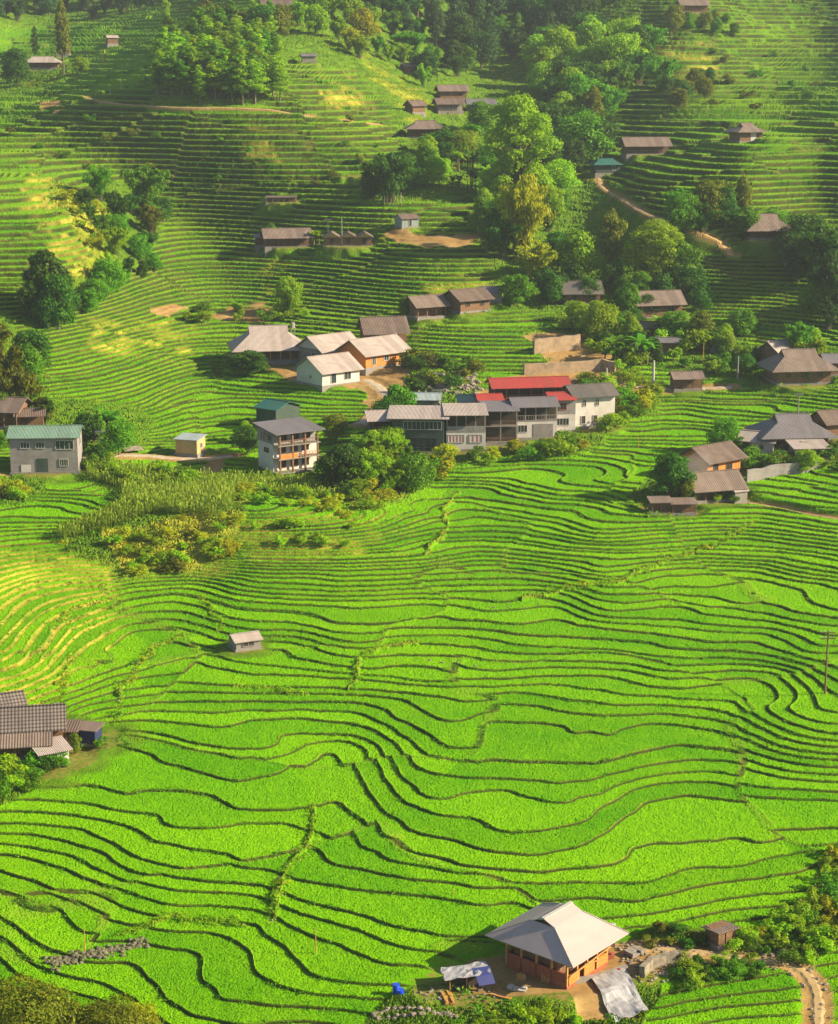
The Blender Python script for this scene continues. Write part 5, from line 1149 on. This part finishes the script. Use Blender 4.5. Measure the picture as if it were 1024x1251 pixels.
house('white_end_house', 'white walled house with dark gabled roof at the right end of the row', 718, 518, 18, 7.4, 6.4,
  [(W_, 2.5, 'white', {'win': [(-.6, .4, .9, 1.5, 0), (0, .4, .9, 1.5, 0), (.6, .4, .9, 1.5, 0)], 'gm': 'void'}), (W_, 2.9, 'white', {'win': [(-.55, 1.0, .7, 1.2), (.1, 1.0, .7, 1.2)]})], ('gable', 'dark', 1.6, .7, .8, {'gable': 'brick'}), 'house')
house('red_roof_house', 'long house with a bright red roof standing behind the row', 645, 507, 9, 13.4, 5.0,
  [(W_, 2.6, 'conc', {}), (O_, 2.6, 'void', {'posts': 7, 'rail': 'brick', 'rec': 1.0, 'pm': 'brick'})], ('gable', 'red', 1.3, .6, .9, {'gable': 'brick'}), 'house', dz=.2)
house('grey_back_shed', 'bluish grey roofed outbuilding behind the glazed green house', 519, 505, -4, 5.4, 4.2, [(W_, 2.6, 'conc', {})], ('gable', 'bluegrey', .9, .4, .5, {}), 'shed')
house('pale_back_shed', 'little pale green roofed shed between the back shed and the red roof', 574, 506, 6, 4.2, 3.8, [(W_, 2.4, 'conc', {})], ('gable', 'green', .9, .4, .4, {}), 'shed')
house('red_patch_shed', 'low shed with a small red sheet roof squeezed behind the plant hung balconies', 597, 517, 10, 4.0, 3.2, [(W_, 4.2, 'conc', {})], ('gable', 'red', .8, .4, .5, {}), 'shed')
# ------------------------------------------------------------------ farmstead at the left edge
house('tiled_farmhouse', 'grey tiled farmhouse roof nearest the middle of the left farmstead', 42, 906, 10, 6.4, 5.0, [(W_, 2.2, 'wood', {})], ('gable', 'tile', 1.9, .4, .6, {'gable': 'wood'}), 'house')
house('tiled_farmhouse', 'grey tiled farmhouse cut by the left edge', -8, 898, 24, 6.4, 5.6, [(W_, 2.6, 'wood', {})], ('gable', 'tile', 2.0, .4, .6, {'gable': 'wood'}), 'house')
house('ribbed_shed', 'low ribbed brown roof in front of the middle tiled farmhouse', 30, 926, 10, 5.6, 2.8, [(O_, 1.5, 'wood', {'posts': 4, 'rec': .7})], ('shed', 'rust', .8, .3, .4, {}), 'shed')
house('pale_shed', 'pale flat roofed shed with white end wall at the front of the left farmstead', 62, 932, 30, 3.2, 2.8, [(W_, 1.4, 'white', {})], ('shed', 'pale', .4, .35, .4, {}), 'shed')
house('blue_shed', 'blue walled shed with flat brown roof at the right of the left farmstead', 111, 908, -14, 1.9, 1.9, [(W_, 1.5, 'blue', {})], ('shed', 'rust', .2, .3, .3, {}), 'shed')
house('dark_lean_to', 'dark lean-to joining the tiled farmhouse to the blue shed', 83, 908, 0, 2.4, 2.6, [(O_, 1.5, 'void', {'posts': 3, 'rec': .6})], ('shed', 'brown', .3, .3, .3, {}), 'shed')
house('red_lean_to', 'small lean-to with red and white roof at the left edge of the photo', 0, 925, 10, 2.6, 2.4, [(O_, 1.3, 'wood', {'posts': 3, 'rec': .6})], ('shed', 'red', .6, .3, .3, {}), 'shed')
def tank(px, py, h, label):
    p = gp(px, py); r = empty('water_tank', p, .3); tag(r, label, 'water tank')
    m_ = MB()
    for sx in (-1, 1):
        for sy in (-1, 1): m_.bar((sx*.4, sy*.4, -.3), (sx*.4, sy*.4, h), .06)
    m_.box(0, 0, h, 1.1, 1.1, .1); m_.build('stand', M['conc'], r)
    v, f = tube([(0, 0, h+.1), (0, 0, h+.2), (0, 0, h+1.0), (0, 0, h+1.15)], .42, .42, 14); MB().poly(v, f+[tuple(range(len(v)-14, len(v)))]).build('drum', M['pale'], r)
    MB().box(0, 0, h+1.16, .5, .5, .08).build('lid', M['conc'], r)
tank(70, 889, 1.9, 'pale water tank on a stand behind the left farmstead'); tank(358, 420, 3.2, 'white water tank right of the big pale hip roof'); tank(493, 408, 2.4, 'water tank right of the ribbed brown roof')
# ------------------------------------------------------------------ open timber house in the foreground
def timber_house():
    c = macro(680, 1180); c.z += .15; r = empty('open_timber_house', c, R(50)); tag(r, 'unfinished open timber house with pale hipped roof and brick base in the foreground', 'house')
    W, D = 5.8, 6.3
    MB().box(0, 0, -1.6, W+.15, D+.15, 1.69).build('foundation', M['brick'], r)
    for (x, y, sx, sy, mt) in ((-W/2, 0, .16, D-.3, 'brick'), (0, D/2, W-.3, .16, 'brick'), (W/2, 0, .16, D-.3, 'orange')): MB().box(x, y, .1, sx, sy, 1.15).build('base_wall', M[mt], r)
    for x in (-1.9, .3, 2.1): MB().box(x, -D/2, .1, 1.5, .14, .9).build('base_wall', M['orange'], r)
    for i in range(5):
        for j in range(5):
            if i in (0, 4) or j in (0, 4): MB().box(-W/2+W*i/4, -D/2+D*j/4, .1, .16, .16, 3.0).build('post', M['post'], r)
    for z in (2.1, 3.02):
        for (x, y, sx, sy) in ((0, -D/2, W, .1), (0, D/2, W, .1), (-W/2, 0, .1, D), (W/2, 0, .1, D)): MB().box(x, y, z, sx+.24, sy+.04, .13).build('beam', M['post'], r)
    for j in (-.25, .25): MB().box(0, D*j, 2.96, W, .12, .14).build('beam', M['post'], r)
    MB().box(-.2, .4, .1, W-1.2, D-1.8, 1.7).build('inner_partition', M['wood'], r)
    b_ = MB(); b_.bar((W/2+.25, -D/2-.25, 1.55), (-W/2+.1, -D/2-.25, 1.05), .07).bar((W/2, -D/2-.18, .6), (-.6, -D/2-.18, 1.3), .05); b_.build('scaffold_pole', M['post'], r)
    a, b = 4.1, 4.6; z = 3.16; rh = 1.85; gx, gy = .50, .26; xr = a*gx; yg = b*gy; zg = z+rh*(1-gy)-.0
    v = [(-a, -b, z-.35), (a, -b, z-.35), (a, b, z-.35), (-a, b, z-.35), (-xr, 0, z+rh), (xr, 0, z+rh), (-xr, -yg, zg), (-xr, yg, zg), (xr, -yg, zg), (xr, yg, zg)]
    v2 = []
    ro = MB().slab(v, [(0, 1, 8, 5, 4, 6), (2, 3, 7, 4, 5, 9), (3, 0, 6, 7), (1, 2, 9, 8)], .07).build('roof', M['newroof'], r)
    MB().box(0, 0, z+rh-.01, 2*xr+.1, .34, .07).build('ridge_cap', M['frame'], ro)
    for sx in (-1, 1):
        for sy in (-1, 1): MB().bar((sx*a, sy*b, z-.33), (sx*xr, sy*yg, zg+.02), .06).build('hip_cap', M['newroof'], ro)
    g = MB()
    for sx in (-1, 1): MB().poly([(sx*(xr-.1), -yg*.95, zg-.06), (sx*(xr-.1), yg*.95, zg-.06), (sx*(xr-.1), 0, z+rh-.12)], [(0, 1, 2)]).build('gablet', M['void'], r)
    rf = MB()
    for k in range(7): y = -D/2+D*k/6; rf.bar((-W/2, y, 3.16), (W/2, y, 3.16), .05)
    rf.build('rafter', M['post'], r)
    return r
M['newroof'] = sheet_mat('roof_new_tiles_sheet', (.41, .335, .335), (.38, .31, .31), (.31, .25, .24), .25, .17, 1, .5, False, .35)
TH = timber_house()
def leaning(name, label, px, py, h, n, mat, cat, rz=0, w_=.12, gap=.2):
    p = gp(px, py); r = empty(name, p, R(rz)); tag(r, label, cat)
    rs = random.Random(px)
    for k in range(n): MB().box(k*gap, 0, 0, w_, .05, h*rs.uniform(.8, 1)).build('board', M['post'], r)
    r.rotation_euler = (R(-20), 0, R(rz))
leaning('plank_stack', 'few brown planks leaning on the brick wall of the timber house', 662, 1203, 1.0, 4, 'post', 'planks', -30)
leaning('pale_board_stack', 'pale boards leaning near the left corner of the timber house', 632, 1198, .6, 5, 'frame', 'boards', -30, .16, .17)
def tarp_shelter():
    c = gp(568, 1204); r = empty('tarp_shelter', c, R(10)); tag(r, 'makeshift shelter with torn grey sheet and blue tarp left of the timber house', 'shelter')
    m_ = MB()
    for x in (-1.4, 0, 1.4):
        for y in (-.8, .8): m_.bar((x, y, -.2), (x*1.02, y, 1.15+.1*x), .05)
    m_.build('post', M['post'], r)
    rs = random.Random(4); n = 9; v = []; f = []
    for i in range(n):
        for j in range(6): v.append((-1.9+3.9*i/(n-1)+rs.uniform(-.08, .08), -1.1+2.2*j/5+rs.uniform(-.08, .08), 1.2+.08*i/2+rs.uniform(-.06, .08)))
    for i in range(n-1):
        for j in range(5): f.append((i*6+j, (i+1)*6+j, (i+1)*6+j+1, i*6+j+1))
    MB().slab(v[:], f, .03).build('roof_sheet', M['plastic'], r)
    t_ = MB().slab([(.7, -1.25, 1.35), (2.1, -1.2, 1.5), (2.3, -1.5, .75), (.9, -1.6, .7), (.6, 0, 1.5), (2.1, 0, 1.62)], [(3, 2, 1, 0), (0, 1, 5, 4)], .03); t_.build('tarp', M['tarp'], r)
    MB().box(-.1, .2, 0, 2.3, 1.1, .85).build('crate_wall', M['void'], r)
tarp_shelter()
def barrel(px, py, label, h=.85, rad=.3, mat='bplastic', name='barrel', cat='barrel'):
    p = gp(px, py); v, f = tube([(0, 0, 0), (0, 0, .04), (0, 0, h*.5), (0, 0, h-.03), (0, 0, h)], rad, rad*.97, 14)
    r = empty(name, p); tag(r, label, cat); MB().poly(v, f+[tuple(range(len(v)-14, len(v)))]).build('body', M[mat], r)
    v, f = tube([(0, 0, h*.7), (0, 0, h*.74)], rad*1.05, rad*1.05, 14); MB().poly(v, f).build('rim', M[mat], r)
barrel(484, 1216, 'blue plastic barrel at the far left of the stony yard'); barrel(489, 1219, 'low dark blue tub beside the blue barrel', .45, .34)
barrel(592, 1196, 'pale drum by the blue tarp', .55, .25, 'frame', 'drum', 'drum')
def stack(px, py, rz, nx, ny, nz, bx, by, bz, mat, name, label, cat, seed=1):
    p = gp(px, py); r = empty(name, p, R(rz)); tag(r, label, cat); rs = random.Random(seed); m_ = MB()
    for k in range(nz):
        for i in range(nx):
            for j in range(ny):
                if k == nz-1 and rs.random() < .4: continue
                m_.box((i-nx/2)*bx*1.08+rs.uniform(-.02, .02), (j-ny/2)*by*1.08+rs.uniform(-.02, .02), k*bz*1.02, bx, by, bz, rs.uniform(-.1, .1))
    m_.build('stack_body', M[mat], r)
stack(742, 1168, 20, 4, 3, 4, .3, .2, .14, 'brick', 'brick_stack', 'stack of red bricks behind the right corner of the timber house', 'bricks')
stack(636, 1212, -20, 3, 2, 2, .5, .3, .13, 'frame', 'slab_stack', 'small stack of pale slabs in front of the left wall of the timber house', 'slabs', 2)
stack(775, 1163, 40, 3, 3, 2, .45, .35, .18, 'conc', 'block_stack', 'loose stack of grey blocks right of the timber house', 'blocks', 3)
stack(546, 1214, 10, 5, 1, 2, .16, 2.0, .1, 'post', 'timber_pile', 'pile of sawn timber lying left of the tarp shelter', 'timber', 4)
stack(600, 1216, 60, 4, 1, 2, .15, 1.8, .09, 'post', 'timber_pile', 'pile of sawn timber between the shelter and the timber house', 'timber', 5)
barrel(756, 1190, 'red bucket by the right corner of the timber house', .35, .17, 'red', 'bucket', 'bucket')
barrel(560, 1212, 'dark cooking pot on the ground before the shelter', .35, .28, 'void', 'pot', 'pot')
M['dkstone'] = flat_mat('mossy_rubble', (.20, .18, .13), (.09, .09, .05), .9, 2.5, .8, (.06, .07, .03), .2, .6)
# rubble, walls and sheets --------------------------------------------------
def rock(rs, c, s):
    import itertools
    v = []; n = 8; m_ = 5
    for i in range(m_+1):
        th = math.pi*i/m_
        for j in range(n):
            ph = 2*math.pi*j/n; q = s*rs.uniform(.75, 1.1); v.append((c[0]+q*math.sin(th)*math.cos(ph), c[1]+q*math.sin(th)*math.sin(ph)*.8, c[2]+q*math.cos(th)*.65))
    f = [(i*n+j, (i+1)*n+j, (i+1)*n+(j+1) % n, i*n+(j+1) % n) for i in range(m_) for j in range(n)]
    return v, f
def rubble(name, label, spots, s0, s1, seed, mat='stone', jit=.5, kind='stuff'):
    rs = random.Random(seed); m_ = MB()
    for (x, y) in spots:
        p = gp(x, y); p.x += rs.uniform(-jit, jit); p.y += rs.uniform(-jit, jit); p.z = gz(p.x, p.y, p.z)
        v, f = rock(rs, (p.x, p.y, p.z+.05), rs.uniform(s0, s1)); m_.poly(v, f)
    o = m_.build(name, M[mat]); tag(o, label, None, None, 'stuff'); return o
def along(s, step):
    q = P_(s); o = []
    for (a0, b0), (a1, b1_) in zip(q[:-1], q[1:]):
        n = max(1, int(math.hypot(a1-a0, b1_-b0)/step)); o += [(a0+(a1-a0)*k/n, b0+(b1_-b0)*k/n) for k in range(n)]
    return o
rubble('stone_rubble', 'heap of pale rubble stones at the meeting of the bottom left ditches', along("62,1178 90,1172 120,1165 150,1158 175,1150", .9)+along("68,1184 100,1170 150,1162", 1.2), .12, .34, 1, 'dkstone', .8)
rubble('stone_rubble', 'stones and broken concrete strewn right of the timber house', scatter("758,1150 800,1148 850,1162 832,1184 815,1200 785,1204 760,1180", 230, 1.8, 3), .07, .26, 2)
rubble('stone_rubble', 'rubble scattered over the yard left of the timber house', scatter("500,1212 560,1196 605,1200 620,1222 520,1226", 90, 3, 4), .06, .2, 3)
rubble('stone_rubble', 'stones lining the footpath at the bottom right', along("905,1163 950,1168 986,1180 1003,1203 1007,1251", 4.5)+along("935,1182 970,1192 985,1215 988,1251", 7), .07, .27, 4, jit=.55)
rubble('stone_rubble', 'pile of rounded boulders above the footpath bend', scatter("925,1150 960,1150 965,1166 930,1166", 26, 4, 5), .22, .42, 5)
rubble('stone_rubble', 'stone lining under the left end of the yard', along("455,1240 480,1236 520,1240 560,1244", 1.3)+along("458,1244 520,1246", 1.6), .12, .28, 6, jit=.15)
rubble('stone_rubble', 'loose stones along the terrace ditches of the middle fields', along("335,1122 338,1095 346,1070 362,1052", 9)+along("170,815 150,845 140,882", 7)+along("592,742 640,738 700,720", 14)+along("520,805 600,815", 20), .12, .26, 7)
rubble('stone_rubble', 'boulders on the dark bank behind the row of houses', scatter("500,458 585,458 590,484 510,482", 60, 5, 8), .4, 1.0, 8)
def strip_wall(name, label, pts, h, th, mat, cat, top=None, posts=0, drop=1.2):
    r = empty(name, pts[0]); tag(r, label, cat); m_ = MB(); o0 = pts[0]
    v = []; f = []
    for i, p in enumerate(pts):
        q = pts[min(i+1, len(pts)-1)]-pts[max(i-1, 0)]; n_ = Vector((-q.y, q.x, 0)).normalized()*th/2; hh = h*(1+.03*math.sin(i*2.3))
        for s in (-1, 1):
            for z in (-drop, hh): v.append(tuple(p-o0+n_*s+Vector((0, 0, z))))
    k = len(pts)
    for i in range(k-1):
        a_ = 4*i; b_ = a_+4; f += [(a_, b_, b_+1, a_+1), (b_+2, a_+2, a_+3, b_+3), (a_+1, b_+1, b_+3, a_+3)]
    f += [(0, 1, 3, 2), (4*k-4, 4*k-2, 4*k-1, 4*k-3)]
    MB().poly(v, f).build('wall_body', M[mat], r)
    if posts:
        for i in range(0, k, posts): p = pts[i]-o0; MB().box(p.x, p.y, -drop, .35, .35, drop+h*1.12+.1).build('buttress', M['conc'], r)
    return r
def line3(s, n):
    q = P_(s); o = []
    for (a0, b0), (a1, b1_) in zip(q[:-1], q[1:]): o += [gp(a0+(a1-a0)*k/n, b0+(b1_-b0)*k/n) for k in range(n)]
    return o+[gp(*q[-1])]
strip_wall('block_wall', 'grey block yard wall in front of the right hand farm cluster', line3("912,594 930,590 950,586 975,582 1000,576", 2), 1.9, .3, 'block', 'wall')
strip_wall('retaining_wall', 'upper cracked retaining wall with slanted buttresses on the cut bank', line3("652,430 670,427 690,424 706,420", 3), 3.4, .6, 'rw', 'wall', posts=3) if False else None
M['rw'] = flat_mat('worn_stone_wall', (0.390, 0.285, 0.188), (0.255, 0.188, 0.128), .9, 1.2, .6, (0.120, 0.090, 0.068), .2, .6)
strip_wall('retaining_wall', 'upper retaining wall with buttresses on the cut bank above the road', line3("652,432 670,430 690,428 708,426", 3), 2.8, .7, 'rw', 'wall', posts=2)
strip_wall('retaining_wall', 'lower long retaining wall beside the road above the row', line3("640,458 670,456 700,454 735,452 752,456", 2), 2.0, .7, 'rw', 'wall', posts=3)
strip_wall('garden_wall', 'low grey yard wall right of the orange gabled house', line3("490,446 505,445 520,444 534,443", 2), 1.6, .3, 'block', 'wall')
strip_wall('dry_stone_wall', 'dry stone wall holding up the footpath beside the plastic sheet', line3("784,1198 795,1186 812,1180 830,1178", 3), 1.0, .5, 'stone', 'wall', drop=2.2)
strip_wall('house_plinth', 'crumbling concrete bank under the front corner of the timber house', line3("700,1206 722,1200 745,1192 765,1184", 3), .3, .5, 'conc', 'wall', drop=1.6)
strip_wall('low_brick_pillar', 'stump of grey block wall behind the timber house', line3("728,1152 742,1150 752,1151", 2), 1.9, .8, 'frame', 'wall')
def drape(name, label, poly, mat, cat, lift=.25, n=9, seed=1):
    (ax, ay), (bx, by), (cx_, cy_), (dx, dy) = P_(poly); rs = random.Random(seed); v = []; f = []
    for i in range(n):
        for j in range(n):
            s, t = i/(n-1), j/(n-1); x = (ax*(1-s)+bx*s)*(1-t)+(dx*(1-s)+cx_*s)*t; y = (ay*(1-s)+by*s)*(1-t)+(dy*(1-s)+cy_*s)*t
            p = macro(x, y); p.z = max(gz(p.x, p.y, p.z), p.z)+lift+rs.uniform(-.05, .06); v.append(tuple(p))
    for i in range(n-1):
        for j in range(n-1): f.append((i*n+j, i*n+j+1, (i+1)*n+j+1, (i+1)*n+j))
    o = MB().slab(v, f, .03).build(name, M[mat]); tag(o, label, cat)
drape('plastic_sheet', 'crumpled grey white plastic sheet spread down the bank below the timber house', "722,1202 762,1186 792,1240 752,1256", 'plastic', 'sheet', .30, 12)
drape('pale_sheet', 'pale sheet lying on the terrace shoulder above the maize', "150,548 172,546 176,551 152,553", 'stone', 'sheet', .25, 5)
# smoke ---------------------------------------------------------------------
def smoke():
    p = macro(852, 596); v, f = rock(random.Random(5), (0, 0, 0), 1.0)
    o = MB().poly([(x*3.4, y*3.0, z*5.2+3.2) for x, y, z in v], f).build('smoke', None) if False else None
    me = bpy.data.meshes.new('smoke'); me.from_pydata([(x*3.6, y*3.0, z*4.6+3.0) for x, y, z in v], [], f); o = bpy.data.objects.new('smoke', me); COL.objects.link(o); o.location = p
    tag(o, 'thin white smoke rising between the two brown roofed farm buildings', None, None, 'stuff')
    m = bpy.data.materials.new('smoke_air'); m.use_nodes = True; t = m.node_tree; t.nodes.remove(t.nodes['Principled BSDF'])
    pv = t.nodes.new('ShaderNodeVolumePrincipled'); tc = t.nodes.new('ShaderNodeTexCoord'); nn = t.nodes.new('ShaderNodeTexNoise'); nn.inputs['Scale'].default_value = .45
    gr = t.nodes.new('ShaderNodeVectorMath'); gr.operation = 'LENGTH'; mp_ = t.nodes.new('ShaderNodeMapping'); mp_.inputs['Location'].default_value = (0, 0, -.62); mp_.inputs['Scale'].default_value = (.28, .33, .21)
    mr = t.nodes.new('ShaderNodeMapRange'); mr.inputs[1].default_value = .95; mr.inputs[2].default_value = .1
    mm = t.nodes.new('ShaderNodeMath'); mm.operation = 'MULTIPLY'; m2 = t.nodes.new('ShaderNodeMath'); m2.operation = 'MULTIPLY'; m2.inputs[1].default_value = .22
    L = t.links.new; L(tc.outputs['Object'], nn.inputs['Vector']); L(tc.outputs['Object'], mp_.inputs['Vector']); L(mp_.outputs[0], gr.inputs[0]); L(gr.outputs['Value'], mr.inputs[0])
    L(nn.outputs['Fac'], mm.inputs[0]); L(mr.outputs[0], mm.inputs[1]); L(mm.outputs[0], m2.inputs[0]); L(m2.outputs[0], pv.inputs['Density']); pv.inputs['Color'].default_value = (.9, .92, .95, 1)
    L(pv.outputs[0], t.nodes['Material Output'].inputs['Volume']); me.materials.append(m)
smoke()
# poles and stakes ----------------------------------------------------------
def pole(px, py, hpx, label, mat='conc', arms=0, w_=.14, name='utility_pole', cat='pole', rz=0, group=None):
    p = gp(px, py); h = hpx*p.y/F; r = empty(name, p, R(rz)); tag(r, label, cat, group)
    v, f = tube([(0, 0, -.5), (0, 0, h*.5), (0, 0, h)], w_, w_*.6, 8); MB().poly(v, f+[tuple(range(len(v)-8, len(v)))]).build('shaft', M[mat], r)
    for k in range(arms):
        a_ = MB().box(0, -.1, h-.25-.7*k, 1.7, .1, .12).build('crossarm', M[mat], r); b_ = MB()
        for u in (-.7, -.25, .25, .7): b_.box(u, -.1, h-.13-.7*k, .09, .09, .2)
        b_.build('insulator', M['frame'], a_)
pole(1008, 848, 84, 'dark utility pole with two crossarms standing in the rice at the right edge', 'pd' if False else 'wood', 2, .13)
pole(798, 476, 36, 'thick white concrete pole by the road', 'frame', 0, .3); pole(901, 466, 30, 'concrete pole right of the garden hedge', 'conc', 0, .2)
pole(123, 556, 32, 'grey pole right of the green roofed house', 'frame', 1, .16); pole(975, 508, 28, 'grey pole above the wide grey hip roof', 'conc', 1, .14)
pole(458, 532, 34, 'pole left of the glazed green house', 'conc', 1, .13); pole(534, 500, 26, 'pole behind the glazed green house', 'conc', 1, .13)
pole(741, 472, 22, 'short pale pole right of the long red roof', 'frame', 0, .2); pole(418, 306, 34, 'thin pole rising behind the low three gabled house', 'frame', 0, .08)
pole(401, 300, 30, 'thin pole with tiny box by the banana plant on the hill', 'conc', 1, .07); pole(490, 252, 14, 'thin pole on the terraces right of the big shaded bamboo', 'frame', 0, .08)
pole(126, 75, 16, 'thin dark pole below the tiny hut at the top left', 'wood', 0, .1); pole(859, 446, 26, 'leaning thin pole above the garden hedge', 'post', 0, .08)
pole(148, 108, 12, 'left thin pole on the scrub below the top left ridge', 'frame', 0, .07); pole(135, 116, 12, 'right thin pole on the scrub below the top left ridge', 'frame', 0, .07)
for (x, y, h, l) in ((104, 1166, 34, 'yellow bamboo stake by the rubble at the bottom left'), (386, 1166, 38, 'leaning yellow stake in the rice left of the timber house'), (780, 546, 18, 'thin stake in the rice left of the orange gabled house'), (788, 540, 12, 'second thin stake beside the path of the orange gabled house'), (554, 1092, 6, 'short stake in the lower rice field')):
    pole(x, y, h, l, 'post', 0, .05, 'stake', 'stake', 0)
# paths ---------------------------------------------------------------------
M['path'] = flat_mat('trodden_earth', (0.416, 0.304, 0.160), (0.320, 0.224, 0.112), .95, .8, .4, (0.192, 0.136, 0.064), .1, .5)
M['road'] = flat_mat('road_concrete', (.42, .36, .28), (.34, .28, .21), .9, .6, .3, (.26, .2, .13), .2, .5)
for nm, (wd, W) in PATHPTS.items():
    v = []; f = []
    for i, p in enumerate(W):
        q = W[min(i+1, len(W)-1)]-W[max(i-1, 0)]; n_ = Vector((-q.y, q.x, 0)).normalized()*wd/2*(1+.15*math.sin(i*1.7)+.1*math.sin(i*.61))
        for s in (-1, -.4, .4, 1): v.append(tuple(p+n_*s+Vector((0, 0, .05 if abs(s) < 1 else -.12))))
    for i in range(len(W)-1):
        for k in range(3): f.append((4*i+k, 4*i+4+k, 4*i+5+k, 4*i+1+k))
    o = MB().poly(v, f).build('road' if nm in ('road', 'village') else 'footpath', M['road' if nm in ('road', 'village', 'plot') else 'path']); tag(o, None, None, None, 'structure')
# ------------------------------------------------------------------ unseen ridge added at right, shaped to shade the head of the valley
def shade_ridge():
    xs = np.linspace(215, 1000, 70); ys = np.linspace(620, 1500, 80); A_, B_ = np.meshgrid(xs, ys)
    h = sstep(270, 480, A_)*sstep(680, 800, B_+.25*(A_-215))*(250+60*fbm(A_/90, B_/90, 5, 4)) - 30 + 12*fbm(A_/30, B_/30, 8, 3)
    v = np.stack([A_, B_, h], -1).reshape(-1, 3); i_ = np.arange(80*70).reshape(80, 70)
    f = np.stack([i_[:-1, :-1], i_[:-1, 1:], i_[1:, 1:], i_[1:, :-1]], -1).reshape(-1, 4)
    m = NT('shade_ridge_green'); cc = m.mix(m.ramp(m.noise(.05, 6, .7, m.n('ShaderNodeTexCoord').outputs['Object']), .3, .7), (.025, .06, .015), (.06, .12, .02)); m.set(Base_Color=cc, Roughness=.9)
    o = link_mesh('shade_ridge', v, f, m.m, None, True); o['kind'] = 'structure'
shade_ridge()

# ------------------------------------------------------------------ air
def build_haze(dn):
    me = bpy.data.meshes.new('haze'); x0, x1, y0, y1, z0, z1 = -1300, 1300, -60, 1700, -130, 420
    v = [(x, y, z) for z in (z0, z1) for y in (y0, y1) for x in (x0, x1)]
    me.from_pydata(v, [], [(0, 2, 3, 1), (4, 5, 7, 6), (0, 1, 5, 4), (2, 6, 7, 3), (0, 4, 6, 2), (1, 3, 7, 5)])
    o = bpy.data.objects.new('haze', me); COL.objects.link(o); o['kind'] = 'stuff'; o['label'] = 'pale blue morning haze filling the valley air'
    m = bpy.data.materials.new('haze_air'); m.use_nodes = True; t = m.node_tree; t.nodes.remove(t.nodes['Principled BSDF'])
    v = t.nodes.new('ShaderNodeVolumePrincipled'); v.inputs['Color'].default_value = (.72, .86, 1, 1)
    v.inputs['Density'].default_value = dn; v.inputs['Anisotropy'].default_value = .2
    t.links.new(v.outputs[0], t.nodes['Material Output'].inputs['Volume']); me.materials.append(m)
build_haze(.00013)
